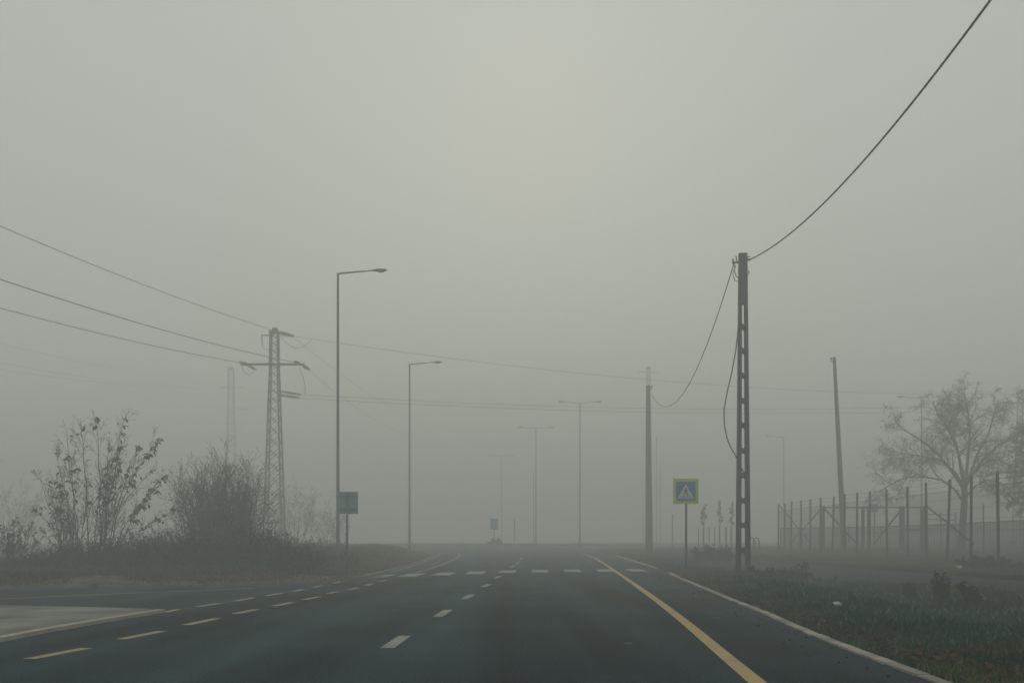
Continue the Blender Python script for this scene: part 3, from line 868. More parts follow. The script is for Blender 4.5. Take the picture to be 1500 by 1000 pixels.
for i in range(len(posts) - 1):
    a, b = posts[i], posts[i + 1]; L = (b - a).length; Hm = min(tops[i].z, tops[i + 1].z) - .45 - max(a.z, b.z); st = .11
    dx = (b - a) / L; zb = max(a.z, b.z) + .05
    for sgn in (1, -1):
        s = -Hm
        while s < L:
            x0, x1 = max(0, s), min(L, s + Hm)
            if x1 > x0 + .01:
                z0, z1 = (x0 - s, x1 - s) if sgn > 0 else (Hm - (x0 - s), Hm - (x1 - s))
                p, q = a + dx * x0, a + dx * x1; p = Vector((p.x, p.y - .05, zb + z0)); q = Vector((q.x, q.y - .05, zb + z1))
                cm.beam(p, q, .0035, .0035)
            s += st
o = cm.build('chain_link_mesh', M['mesh'], Fence); o['kind'] = 'stuff'
def brace(i, ya, j, yb, off=.07, r=.032):
    Ya, Yb = posts[i].y, posts[j].y
    pa, pb = tops[i].copy(), tops[j].copy()
    pa.z = HC - (ya - HY) / F * Ya; pb.z = HC - (yb - HY) / F * Yb
    pa.x += off; pb.x += off
    m_ = MB(); m_.tube([pa, pb], r, 6); m_.build('diagonal_brace', M['post'], Fence)
brace(0, 740, 4, 797); brace(5, 742, 1, 800, .14); brace(12, 742, 14, 796, .07)

# gate frame and older fence behind
YG = 58.0
zg = z_right(at(1280, 0, YG).x, YG)
Gate = world_thing('gate_frame', 'pipe gate frame with thick posts and diagonal bars behind the wire fence', 'gate', (at(1204, 0, YG).x, YG, zg))
gz = lambda py: at(0, py, YG).z
gx = lambda px: at(px, 0, YG).x
for px, w in ((1205.5, .17), (1264, .14), (1321, .30), (1351.5, .22)):
    m_ = MB(); m_.box((gx(px), YG, (gz(741) + zg - .2) / 2), (w, .16, gz(741) - zg + .2)); m_.build('gate_post', M['concrete'], Gate)
m_ = MB(); m_.tube([(gx(1204), YG - .12, gz(743)), (gx(1354), YG - .12, gz(743))], .038, 8); m_.build('top_rail', M['post'], Gate)
m_ = MB(); m_.tube([(gx(1322), YG - .12, gz(775.5)), (gx(1354), YG - .12, gz(775.5))], .05, 8); m_.build('lower_rail', M['post'], Gate)
for a in ((1206, 744, 1255, 797), (1319, 746, 1278, 797)):
    m_ = MB(); m_.tube([(gx(a[0]), YG - .14, gz(a[1])), (gx(a[2]), YG - .14, gz(a[3]))], .05, 8); m_.build('diagonal_bar', M['concrete'], Gate)
m_ = MB(); m_.tube([(gx(1270), YG - .1, gz(740)), (gx(1270.5), YG - .1, zg)], .05, 6); m_.build('post', M['galv'], Gate)

# long sheet-clad boundary fence in the background
BF = world_thing('boundary_fence', 'long low grey green paling fence fading into fog behind the tree', 'fence', at(1143, 800, 74))
ends = [(1143, 774, 74), (1200, 773, 71), (1290, 771.5, 67), (1390, 768, 62), (1500, 762.5, 56), (1640, 756, 51)]
E = [at(*e) for e in ends]
for a, b in zip(E, E[1:]):
    L = (b - a).length; n = max(2, round(L / 2.2))
    for i in range(n):
        p, q = a.lerp(b, i / n), a.lerp(b, (i + 1) / n)
        g0, g1 = z_right(p.x, p.y), z_right(q.x, q.y)
        m_ = MB(); ns = max(6, int((q - p).length / .115)); dd = (q - p).normalized()
        for j in range(ns):
            t = (j + .5) / ns; cc = p.lerp(q, t); gz0 = g0 + (g1 - g0) * t + .06
            m_.beam((cc.x, cc.y, gz0), (cc.x, cc.y, cc.z), .068, .018, up=(dd.y, -dd.x, 0))
        for zz in (.3, .72):
            m_.beam((p.x, p.y + .02, g0 + (p.z - g0) * zz), (q.x, q.y + .02, g1 + (q.z - g1) * zz), .03, .05)
        m_.build('panel', M['fabric'], BF)
        m_ = MB(); m_.tube([(p.x, p.y - .05, g0 - .1), (p.x, p.y - .05, p.z + .06)], .035, 6); m_.build('fence_post', M['post'], BF)
m_ = MB()
for a, b in zip(E, E[1:]): m_.tube([a + Vector((0, -.04, .03)), b + Vector((0, -.04, .03))], .03, 6)
m_.build('top_rail', M['post'], BF)
# rails of an older frame right of the gate
Rl = world_thing('rail_fence', 'faint three rail fence between the gate frame and the big tree', 'fence', (gx(1356), 60, zg))
for py in (752.5, 760, 768.5, 773.5):
    m_ = MB(); m_.tube([at(1357, py, 60), at(1400, py + 1.5, 60)], .03, 6); m_.build('rail', M['galv'], Rl)
for px in (1357, 1378, 1400):
    m_ = MB(); m_.tube([at(px, 750, 60), Vector((at(px, 0, 60).x, 60, zg - .05))], .04, 6); m_.build('rail_post', M['galv'], Rl)
def thin_pole(px, top, Y, r, label, gnd=None, name='thin_post', lean=0, group=None):
    X = at(px, 0, Y).x; gnd = zroad(Y) if gnd is None else gnd
    m_ = MB(); m_.tube([(X, Y, gnd - .1), (X + lean, Y, HC + (HY - top) * Y / F)], r, 6); o = m_.build(name, M['galv'], origin=(X, Y, gnd)); tag(o, label, 'post', group); return o
thin_pole(1440.5, 738, 44, .028, 'thin steel post standing between the last two fence posts, right of the tree trunk', z_right(20.8, 44))
GP = 'thin fogged posts behind the crossing sign'
thin_pole(961.5, 640, 110, .045, 'tall thin ghostly post just right of the plain concrete pole', name='thin_post', group=GP)
thin_pole(967, 680, 112, .045, 'second thin ghostly post right of the plain concrete pole', group=GP)
for px, tp_ in ((942, 742), (979, 757), (985, 750), (976, 770)):
    pass
thin_pole(985, 752, 80, .045, 'short fogged post between the plain concrete pole and the crossing sign', group=GP)
thin_pole(754, 760, 88, .04, 'short thin fogged post in the road axis, left of the double arm lamps', group=GP)
thin_pole(781.5, 690, 125, .05, 'thin ghostly post hugging the fainter double arm lamp', group=GP)
# bent rails
for k, (px, lab) in enumerate(((1101.5, 'bent steel hoop rail right behind the ladder shaped pole'), (1107.5, 'second bent steel hoop rail, the one farther from the ladder shaped pole'))):
    Yh = 58; X = at(px, 0, Yh).x; gnd = z_right(X, Yh)
    m_ = MB(); m_.tube([(X - .16, Yh, gnd - .1), (X - .16, Yh, gnd + .75), (X - .1, Yh, gnd + .92), (X + .02, Yh, gnd + .97), (X + .13, Yh, gnd + .9), (X + .18, Yh, gnd + .7), (X + .18, Yh, gnd - .1)], .035, 6)
    o = m_.build('hoop_rail', M['galv'], origin=(X, Yh, gnd)); tag(o, lab, 'rail', 'bent hoop rails')

# ------------------------------------------------------------------ plants
class Tree:
    def __init__(s, seed): s.r = random.Random(seed); s.w = MB(); s.l = MB(); s.t = MB()
    def rv(s, k=1): return Vector((s.r.uniform(-k, k), s.r.uniform(-k, k), s.r.uniform(-k, k)))
    def branch(s, p, d, L, r, lev, P):
        """P: dict of per-level settings"""
        n = P['seg'][lev]; pts = [p]; rs = [r]; q = p.copy(); dd = d.normalized()
        for i in range(n):
            dd = (dd + s.rv(P['wob'][lev]) + Vector((0, 0, P['up'][lev]))).normalized()
            q = q + dd * L / n; pts.append(q); rs.append(max(P.get('rmin', .003), r * (1 - (i + 1) / n * P['tap'])))
        tgt = s.w if lev == 0 else s.t
        tgt.tube(pts, rs, P['sides'][lev], False)
        s.children(pts, rs, L, lev, P)
        return pts
    def children(s, pts, rs, L, lev, P):
        if lev + 1 < len(P['seg']):
            for k in range(P['kids'][lev]):
                t = s.r.uniform(P['from'][lev], 1.0); f = t * (len(pts) - 1); i = min(int(f), len(pts) - 2); b = pts[i].lerp(pts[i + 1], f - i)
                ax = (pts[i + 1] - pts[i]).normalized(); side = ax.cross(s.rv()).normalized()
                a = math.radians(s.r.uniform(*P['ang'][lev])); d2 = ax * math.cos(a) + side * math.sin(a)
                s.branch(b, d2, L * s.r.uniform(*P['len'][lev]) * (1.15 - .5 * t), max(P.get('rmin', .003), rs[i] * P['rk']), lev + 1, P)
        if P['leaf'][lev]:
            for k in range(P['leaf'][lev]):
                if s.r.random() > P['leafp']: continue
                t = s.r.uniform(.25, 1.0) ** .7; f = t * (len(pts) - 1); i = min(int(f), len(pts) - 2); b = pts[i].lerp(pts[i + 1], f - i)
                s.leaf(b, P)
    def leaf(s, b, P):
        d = s.rv() + Vector((0, 0, P.get('droop', -.5)))
        if d.length < .1: return
        L = s.r.uniform(*P['leafL']); c = P['tones'][s.r.randrange(len(P['tones']))]; k = s.r.uniform(.75, 1.3)
        s.l.leaf(b, d, L, L * P.get('lw', .5), tuple(x * k for x in c), s.r)
    def finish(s, name, label, cat, base, group=None, wood='trunk', tw='branches'):
        t = world_thing(name, label, cat, base, group)
        if s.w.v: s.w.build(wood, M['bark'], t, True)
        if s.t.v: s.t.build(tw, M['twig'], t, True)
        if s.l.v: o = s.l.build('foliage', M['leafvar'], t)
        return t
BROWN = [(.045, .033, .022), (.036, .030, .022), (.055, .045, .027), (.030, .033, .022)]
GREEN = [(.022, .032, .018), (.028, .038, .020), (.034, .034, .021), (.020, .028, .018)]
OLIVE = [(.030, .033, .020), (.036, .034, .022), (.026, .031, .020)]

# big tree behind the fence
tr = Tree(7); YD = 57.0
TP = dict(seg=[6, 5, 4, 3], wob=[.16, .24, .30, .35], up=[.03, .0, -.03, -.08], tap=.85, sides=[7, 4, 3, 3], kids=[17, 9, 6, 0], ang=[(28, 62), (30, 70), (30, 80), (0, 0)],
          len=[(.3, .55), (.35, .65), (.4, .7), (0, 0)], rk=.5, leaf=[0, 0, 1, 1], leafp=.45, leafL=(.05, .09), tones=BROWN + OLIVE, droop=-.9, lw=.5, rmin=.0055)
TP['from'] = [.25, .15, .1, 0]
def P3(px, py, dy): return at(px, py, YD + dy)
tb = P3(1407, 806, 0); tb.z = z_right(tb.x, YD)
trunk = [tb - Vector((0, 0, .2)), tb + Vector((.02, 0, .25)), P3(1410, 775, 0), P3(1412, 745, 0), P3(1413, 718, .05)]
tr.w.tube(trunk, [.30, .23, .2, .185, .17], 10, False)
limbs = [([(1413, 720, 0), (1404, 704, .1), (1388, 682, .3), (1372, 662, .5), (1350, 645, .6), (1326, 630, .7), (1312, 618, .8)], .10),
         ([(1413, 718, 0), (1408, 690, -.4), (1403, 660, -.7), (1390, 630, -1.0), (1374, 606, -1.2), (1366, 586, -1.3)], .095),
         ([(1413, 718, 0), (1416, 690, .2), (1419, 660, .4), (1421, 630, .5), (1417, 600, .6), (1413, 578, .7)], .11),
         ([(1414, 716, 0), (1423, 690, .6), (1432, 664, 1.2), (1448, 636, 1.6), (1456, 606, 1.8), (1462, 586, 2)], .09),
         ([(1414, 712, 0), (1428, 690, -.4), (1444, 668, -.8), (1462, 652, -1.1), (1482, 640, -1.4), (1494, 634, -1.5)], .085),
         ([(1411, 735, 0), (1398, 716, -.4), (1380, 703, -.8), (1354, 698, -1.2), (1326, 699, -1.6), (1300, 712, -1.9), (1290, 722, -2)], .07),
         ([(1413, 730, 0), (1428, 712, .4), (1446, 702, .9), (1464, 706, 1.3), (1480, 716, 1.6)], .06),
         ([(1411, 712, 0), (1398, 690, .8), (1378, 674, 1.5), (1350, 668, 2.0), (1322, 664, 2.4), (1300, 668, 2.6)], .07),
         ([(1414, 705, 0), (1406, 672, 1.0), (1398, 640, 1.6), (1396, 612, 2.0), (1392, 590, 2.2)], .075),
         ([(1414, 705, 0), (1436, 684, -1.2), (1452, 672, -1.9), (1470, 676, -2.3), (1488, 690, -2.6)], .055)]
for q, r in limbs:
    pts = [P3(*a) for a in q]; n = len(pts); rs = [r * (1 - .82 * i / (n - 1)) for i in range(n)]
    tr.w.tube(pts, rs, 6, False)
    tr.children(pts, rs, sum((b - a).length for a, b in zip(pts, pts[1:])) * .7, 0, TP)
tr.finish('bare_tree', 'large spreading tree with thin autumn foliage behind the wire fence', 'tree', tb)

# second crown entering from the right edge
tr = Tree(21); YD2 = 56.0
tb2 = at(1540, 800, YD2); tb2.z = z_right(tb2.x, YD2)
tr.w.tube([tb2 - Vector((0, 0, .2)), at(1541, 740, YD2), at(1538, 680, YD2)], [.22, .17, .14], 8, False)
TQ = dict(TP); TQ['leafp'] = .9; TQ['leaf'] = [0, 2, 5, 6]; TQ['leafL'] = (.05, .11); TQ['kids'] = [9, 7, 5, 0]; TQ['tones'] = GREEN
for q in ([(1538, 695), (1526, 675), (1512, 655), (1502, 640)], [(1539, 705), (1522, 690), (1506, 684), (1488, 690)], [(1539, 715), (1520, 716), (1504, 728), (1494, 742)], [(1538, 690), (1560, 660), (1570, 640), (1580, 620)]):
    pts = [at(a, b, YD2 + tr.r.uniform(-1, 1) * i * .4) for i, (a, b) in enumerate(q)]; rs = [.08, .055, .035, .015]
    tr.w.tube(pts, rs, 6, False); tr.children(pts, rs, 3.0, 0, TQ)
tr.finish('leafy_tree', 'darker leafy tree cut off by the right edge of the picture', 'tree', tb2)

# sparse multi-stemmed shrub on the left with large leaves at its tips
tr = Tree(5); YQ = 33.0
sb = at(135, 842, YQ); sb.z = z_left(sb.x, YQ)
SP = dict(seg=[6, 5, 3], wob=[.08, .16, .25], up=[.04, .05, .0], tap=.8, sides=[5, 4, 3], kids=[13, 6, 0], ang=[(14, 40), (25, 60), (0, 0)], len=[(.16, .36), (.3, .55), (0, 0)], rk=.55,
          leaf=[0, 1, 1], leafp=.10, leafL=(.05, .11), tones=BROWN + OLIVE, droop=-.6, lw=.45, rmin=.0045)
SP['from'] = [.12, .2, 0]
tips = [(148, 820, 140, 612, 3), (152, 820, 182, 612, 9), (150, 820, 160, 640, 6), (156, 822, 232, 640, 22), (155, 822, 205, 650, 8), (108, 828, 82, 655, 2), (112, 826, 98, 640, 3), (128, 824, 118, 622, 4),
        (160, 822, 246, 694, 20), (164, 824, 226, 715, 16), (104, 830, 60, 700, 1), (100, 832, 52, 745, 4), (146, 820, 168, 668, 12), (120, 826, 128, 690, 3), (168, 824, 262, 742, 8), (96, 832, 74, 765, 5), (151, 822, 178, 650, 12), (140, 824, 150, 700, 6), (90, 834, 90, 720, 3)]
for _k in range(9):
    _tx = tr.r.uniform(52, 252); tips.append((110 + (_tx - 110) * .3 + tr.r.uniform(-12, 12), 826, _tx, 690 - 70 * math.sin(math.pi * (_tx - 40) / 220) * tr.r.uniform(.1, .95) + 40 * tr.r.random(), tr.r.choice((0, 1, 1, 2, 3))))
for k, (bx, by, tx, ty, nl) in enumerate(tips):
    dy = tr.r.uniform(-.8, .8); a = at(bx + tr.r.uniform(-3, 3), 840, YQ + dy * .4); a.z = z_left(a.x, a.y) - .05; b = at(tx, ty, YQ + dy)
    n = 7; pts = []
    for i in range(n + 1):
        t = i / n; p = a.lerp(b, t); p.x += (a.x - b.x) * .22 * math.sin(math.pi * t); p += Vector((tr.r.uniform(-.06, .06), tr.r.uniform(-.05, .05), tr.r.uniform(-.04, .04))) * (1 if 0 < i < n else 0)
        pts.append(p)
    L = (b - a).length; r0 = .007 + .0036 * L; rs = [r0 * (1 - .75 * i / n) for i in range(n + 1)]
    tr.w.tube(pts, rs, 5, False); tr.children(pts, rs, L * .75, 0, SP)
    # leaf sprays near the tip: paired long leaves on short side stalks
    for j in range(nl + 2):
        t = 1 - tr.r.random() ** 1.3 * .42; f = t * n; i = min(int(f), n - 1); p = pts[i].lerp(pts[i + 1], f - i)
        st = (tr.rv(1) + Vector((.3, 0, .1))).normalized() * tr.r.uniform(.05, .22); tr.t.tube([p, p + st], .004, 3, False)
        for q in range(tr.r.randint(2, 4)):
            Lf = tr.r.uniform(.12, .22); c_ = (GREEN + BROWN)[tr.r.randrange(8)]; kk = tr.r.uniform(.6, 1.0)
            tr.l.leaf(p + st * tr.r.uniform(.5, 1), Vector((tr.r.uniform(-.8, .8), tr.r.uniform(-.5, .5), tr.r.uniform(-1, -.1))), Lf, Lf * .42, tuple(x * kk for x in c_), tr.r)
tr.finish('tall_shrub', 'sparse many stemmed tall shrub with drooping leaves at its tips on the left', 'shrub', sb, wood='stems', tw='twigs')

def bush(seed, px, top_py, w_px, Y, n, label, name='bush', leafn=2, tones=OLIVE, group=None, gz_=None, tilt=(5, 34), stiff=.05, leafL=(.04, .09), lp=.8):
    tr = Tree(seed); b = at(px, 800, Y); b.z = z_left(b.x, Y) if px < 750 else z_right(b.x, Y)
    if gz_ is not None: b.z = gz_
    Hh = HC + (HY - top_py) * Y / F - b.z; W = w_px * Y / F
    P = dict(seg=[5, 4, 3], wob=[.09, .16, .25], up=[.03, .03, 0], tap=.8, sides=[4, 3, 3], kids=[6, 4, 0], ang=[(12, 38), (18, 50), (0, 0)], len=[(.3, .5), (.35, .55), (0, 0)], rk=.55,
             leaf=[1, leafn, leafn + 1], leafp=lp, leafL=leafL, tones=tones, droop=-.2, lw=.55, rmin=.004)
    P['from'] = [.15, .1, 0]
    for k in range(n):
        a = tr.r.uniform(0, 2 * math.pi); rr = math.sqrt(tr.r.random()) * W * .26
        p = b + Vector((math.cos(a) * rr, math.sin(a) * rr, -.05)); an = math.radians(tr.r.uniform(*tilt)) * rr / (W * .26)
        d = Vector((math.cos(a) * math.sin(an), math.sin(a) * math.sin(an), math.cos(an))); L = Hh * tr.r.uniform(.62, 1.0) * (1.02 - .12 * an)
        tr.branch(p, d, L * .92, .007 + .0035 * L, 0, P)
    return tr.finish(name, label, 'shrub', b, group, wood='stems', tw='twigs')
bush(31, 318, 668, 132, 37.0, 130, 'dense twiggy rounded bush between the tall shrub and the nearest pylon', tilt=(4, 30), leafn=1, tones=OLIVE + BROWN, leafL=(.025, .055), lp=.6)
bush(32, 282, 690, 60, 36, 14, 'narrow upright bush on the left flank of the dense rounded bush', leafn=1, tones=OLIVE)
bush(33, 362, 700, 70, 40, 26, 'lower twiggy bush at the foot of the nearest pylon', leafn=2, tones=BROWN)
bush(34, 12, 762, 80, 33, 24, 'dark low bush cut off by the left edge of the picture', leafn=3, tones=GREEN)
GB = 'faded background trees on the left'
bush(41, 432, 702, 90, 80, 26, 'pale reddish brown thicket faded by fog right of the nearest pylon', 'thicket', leafn=4, tones=BROWN, group=GB, tilt=(8, 36), leafL=(.06, .12))
bush(42, 492, 738, 70, 84, 20, 'lower faded thicket behind the grey sign back', 'thicket', leafn=4, tones=BROWN, group=GB, leafL=(.06, .12))
bush(43, 18, 705, 110, 82, 26, 'ghostly thicket behind the tall shrub at the left edge', 'thicket', leafn=4, tones=OLIVE, group=GB, leafL=(.06, .12))
bush(44, -60, 660, 150, 80, 24, 'tall ghostly thicket just off the left edge', 'thicket', leafn=3, tones=OLIVE, group=GB, leafL=(.06, .12))
# right side bushes
bush(51, 1043, 797, 78, 47, 60, 'low rounded dark bush between the crossing sign and the ladder shaped pole', leafn=4, tones=GREEN, tilt=(20, 70))
bush(52, 1440, 812, 100, 33.4, 60, 'dark weedy bush around the foot of the near fence posts', leafn=4, tones=GREEN, tilt=(20, 75))
bush(53, 1165, 822, 60, 30, 16, 'low twiggy bush on the verge just right of the ladder shaped pole', leafn=2, tones=OLIVE, tilt=(10, 50))
bush(54, 1118, 826, 46, 29, 12, 'small dark tuft at the right foot of the ladder shaped pole', leafn=2, tones=OLIVE, tilt=(10, 50))
bush(55, 1500, 822, 60, 31.5, 30, 'dark weedy bush at the right edge below the fence', leafn=4, tones=GREEN, tilt=(20, 70))
bush(56, 724, 787, 16, 92, 12, 'small dark bush under the faint blue sign straight ahead', leafn=3, tones=GREEN, tilt=(20, 60), gz_=.55, leafL=(.1, .2))

# staked saplings
for k, (px, tpx, w, lab) in enumerate(((1031, 740, 13, 'leftmost of three staked saplings in the fog behind the crossing sign'), (1054.5, 734, 10, 'middle of three staked saplings in the fog behind the crossing sign'), (1072, 736, 11, 'rightmost of three staked saplings, beside the ladder shaped pole'))):
    Yk = 79.5; tr = Tree(60 + k); b = at(px, 0, Yk); b.z = zroad(Yk) + .05; Hh = HC + (HY - tpx) * Yk / F - b.z
    tr.w.tube([b, b + Vector((0, 0, Hh * .6)), b + Vector((.04, 0, Hh))], [.05, .04, .012], 6)
    P = dict(seg=[3, 3], wob=[.2, .3], up=[.1, .05], tap=.8, sides=[3, 3], kids=[4, 0], ang=[(20, 60), (0, 0)], len=[(.4, .7), (0, 0)], rk=.6, leaf=[9, 10], leafp=.85, leafL=(.06, .11), tones=OLIVE, droop=-.3, lw=.6, rmin=.008)
    P['from'] = [.2, 0]
    for j in range(22):
        z = Hh * tr.r.uniform(.5, .98); a = tr.r.uniform(0, 6.28); tr.branch(b + Vector((0, 0, z)), Vector((math.cos(a), math.sin(a), .7)), w * Yk / F * .5 * (1.15 - .5 * z / Hh), .015, 0, P)
    t = tr.finish('sapling', lab, 'tree', b, 'staked saplings behind the crossing sign')
    for sx_ in (-.42, .0, .42):
        m_ = MB(); m_.tube([b + Vector((sx_ * 1.0, .3 if sx_ == 0 else 0, -.1)), b + Vector((sx_, .3 if sx_ == 0 else 0, 1.75))], .04, 6); m_.build('stake', M['bark'], t)

# bramble mass along the left, one growth nobody could count
tr = Tree(77)
BP = dict(seg=[4, 3], wob=[.22, .35], up=[-.02, -.05], tap=.7, sides=[3, 3], kids=[4, 0], ang=[(20, 70), (0, 0)], len=[(.35, .65), (0, 0)], rk=.6, leaf=[3, 4], leafp=.8, leafL=(.04, .09), tones=OLIVE + BROWN + GREEN, droop=.1, lw=.6, rmin=.004)
BP['from'] = [.15, 0]
def mass(n, px0, px1, Y0, Y1, hf):
    for k in range(n):
        px = tr.r.uniform(px0, px1); Yb = tr.r.uniform(Y0, Y1); X = (px - 750) / F * Yb
        if X > leftX(Yb) - .9: continue
        h = hf(px) * tr.r.uniform(.5, 1.05) * (1 + .45 * nz(X, Yb, .45, 12))
        p = Vector((X, Yb, z_left(X, Yb) - .03)); tr.branch(p, Vector((tr.r.uniform(-.6, .6), tr.r.uniform(-.4, .4), 1)), h, .006, 0, BP)
hprof = [(-60, .4), (40, .45), (90, .7), (130, 1.0), (200, 1.25), (300, 1.4), (390, 1.2), (440, .9), (500, .6), (560, .35), (640, .2)]
mass(1500, -80, 470, 29.5, 36, lambda px: lerp_tab(hprof, px))
mass(700, 200, 520, 36, 45, lambda px: lerp_tab(hprof, px))
mass(420, 380, 615, 44, 58, lambda px: lerp_tab([(380, 1.2), (480, .75), (540, .4), (600, .2)], px) * (1 + .8 * nz(px * .03, 0, 1)))
for mm, nm, mt in ((tr.w, 'bramble_stems', M['twig']), (tr.l, 'brambles', M['leafvar'])):
    pass
mb = MB(); mb.v, mb.f = tr.w.v + tr.t.v, tr.w.f + [tuple(i + len(tr.w.v) for i in f) for f in tr.t.f]
bo = mb.build('bramble_thicket', M['twig']); tag(bo, 'dark tangled low bramble thicket below the tall shrub and pylon on the left', 'undergrowth', kind='stuff')
tr.l.build('foliage', M['leafvar'], bo)['kind'] = 'stuff'

# weeds: single dark stalks on the right verge
rng = random.Random(9)
for px, py, hpx, lab in ((1386, 895, 42, 'tallest dark dry weed stalk on the right verge near the footpath'), (1336, 884, 26, 'bushy dark weed left of the tallest stalk on the right verge'), (1419, 902, 36, 'leaning dark weed right of the tallest stalk on the right verge')):
    p = ray_ground(px, py, z_right); h = hpx * 1.35 * p.y / F; tr = Tree(px)
    P = dict(seg=[5, 3], wob=[.08, .25], up=[.05, .05], tap=.6, sides=[4, 3], kids=[22, 0], ang=[(20, 60), (0, 0)], len=[(.15, .38), (0, 0)], rk=.7, leaf=[16, 9], leafp=.95, leafL=(.03, .08), tones=GREEN, droop=.1, lw=.5, rmin=.002)
    P['from'] = [.2, 0]
    for j in range(6): tr.branch(p - Vector((0, 0, .03)) + Vector((rng.uniform(-.08, .08), rng.uniform(-.05, .05), 0)), Vector((rng.uniform(-.2, .2), rng.uniform(-.2, .2), 1)), h * rng.uniform(.7, 1), .007, 0, P)
    tr.finish('weed', lab, 'weed', p, 'dark weeds on the right verge', wood='stalk', tw='sprigs')

for i, (px, top, w, Yb, nn_) in enumerate(((1480, 900, 60, 14.5, 14), (1345, 868, 44, 22, 12), (1290, 858, 50, 25, 10), (1455, 872, 50, 19, 12), (1210, 842, 50, 28, 10), (1140, 828, 60, 31, 14))):
    bush(200 + i, px, top, w, Yb, nn_, ('dark leafy weed clump at the right edge of the picture, lowest of the clumps', 'dark weed clump between the two shorter stalks and the footpath', 'weed clump in the middle of the ditch grass, left of the weed stalks', 'weed clump beside the footpath near the right edge',
         'short weed clump in the ditch directly above the crumpled paper', 'low weed clump just behind the ladder shaped pole foot')[i], 'weed', leafn=3, tones=GREEN, tilt=(15, 60), leafL=(.03, .07), group='weed clumps on the right verge')

# ------------------------------------------------------------------ grass (uncountable)
def blades(name, n, sampler, label, hfun, tone, seed, wid=(.004, .009), m=M['leafvar']):
    R = np.random.RandomState(seed)
    X, Yv = sampler(R, n)
    Z = np.array([hfun(x, y)[0] for x, y in zip(X, Yv)]); Hh = np.array([hfun(x, y)[1] for x, y in zip(X, Yv)])
    n = len(X)
    keep = Hh > .01
    X, Yv, Z, Hh = X[keep], Yv[keep], Z[keep], Hh[keep]; n = len(X)
    Hh = Hh * R.uniform(.45, 1.25, n)
    a = R.uniform(0, 2 * np.pi, n); b = R.uniform(0, 2 * np.pi, n); w = R.uniform(*wid, n) * (1 + Yv / 22); ln = Hh * R.uniform(.1, .75, n)
    V = np.zeros((n, 4, 3), np.float32)
    dx, dy = np.cos(a) * w, np.sin(a) * w
    lx, ly = np.cos(b) * ln, np.sin(b) * ln
    V[:, 0] = np.stack([X - dx, Yv - dy, Z - .01], 1); V[:, 1] = np.stack([X + dx, Yv + dy, Z - .01], 1)
    V[:, 2] = np.stack([X + dx * .7 + lx * .4, Yv + dy * .7 + ly * .4, Z + Hh * .62], 1)
    V[:, 3] = np.stack([X + lx, Yv + ly, Z + Hh], 1)
    me = bpy.data.meshes.new(name); me.vertices.add(4 * n); me.vertices.foreach_set('co', V.ravel())
    idx = (np.arange(n) * 4)[:, None] + np.array([0, 1, 2, 0, 2, 3])[None, :]
    me.loops.add(6 * n); me.loops.foreach_set('vertex_index', idx.ravel().astype(np.int32))
    me.polygons.add(2 * n); me.polygons.foreach_set('loop_start', (np.arange(2 * n) * 3).astype(np.int32)); me.update(calc_edges=True)
    C = np.array([tone(x, y, R) for x, y in zip(X, Yv)], np.float32); C = np.repeat(np.concatenate([C, np.ones((n, 1), np.float32)], 1), 4, 0)
    ca = me.color_attributes.new('tone', 'FLOAT_COLOR', 'POINT'); ca.data.foreach_set('color', C.ravel())
    me.materials.append(m); o = bpy.data.objects.new(name, me); col.objects.link(o); tag(o, label, 'grass', kind='stuff'); return o
def samp_right(R, n):
    Yv = 6.5 + 55 * R.random_sample(n) ** 2.0; d = 16 * R.random_sample(n) ** 1.25
    X = np.array([kerbX(y) for y in Yv]) + .16 + d
    k = np.abs(X / Yv) < .60
    X, Yv = X[k], Yv[k]; k = ~((X > 10.05) & (X < 11.95)); return X[k], Yv[k]
def h_right(x, y):
    d = x - kerbX(y); n1 = nz(x, y, .8, 2); n2 = nz(x, y, .25, 5)
    h = ((.05 + .09 * sstep(.2, 1.4, d)) * (1.0 + .8 * n1 + .6 * nz(x, y, 2.4, 6)) + .07 * max(0, n2)) * (1 - .45 * sstep(24, 30, y))
    if (x - XP) ** 2 + (y - YP + .8) ** 2 < 1.4: h *= .35
    h += .14 * sstep(2.8, 5, d) * (1 - sstep(7, 9, d)) * (.6 + .8 * n1) * (1 - .6 * sstep(24, 30, y))
    if x > 9: h *= .55
    return z_right(x, y), max(.03, h)
def t_right(x, y, R):
    d = x - kerbX(y); n1 = nz(x, y, .5, 4); r = R.random_sample()
    dry = sstep(.9, .2, 0) ; p_dry = .45 * (1 - sstep(.1, .6, d + n1 * .5)) + .06 + .3 * sstep(.1, .5, nz(x, y, .3, 8)) * sstep(2, 5, d)
    k = R.uniform(.65, 1.35)
    if y < 9.8 and d < 1.6 and nz(x, y, .9, 1) > -.15 and r < .55: c = (.20, .19, .06)
    elif r < p_dry: c = (.095, .075, .045) if R.random_sample() < .6 else (.06, .045, .032)
    else:
        c = (.030 + .015 * n1, .115 + .04 * n1, .060) if R.random_sample() < .84 else (.15, .25, .19)
        if d > 5: c = (.055, .085, .036)
    k *= .8 if d < 9 else .95
    k *= 1 - .4 * sstep(-.1, .3, nz(x, y, .55, 11))
    return (c[0] * k, c[1] * k, c[2] * k)
blades('verge_grass', 420000, samp_right, 'dark green rough grass covering the right verge', h_right, t_right, 3, (.0035, .008))
def samp_left(R, n):
    Yv = 22.2 + 44 * R.random_sample(n) ** 1.6; d = 14 * R.random_sample(n) ** 1.2
    X = np.array([leftX(y) for y in Yv]) - .15 - d; k = np.abs(X / Yv) < .62; return X[k], Yv[k]
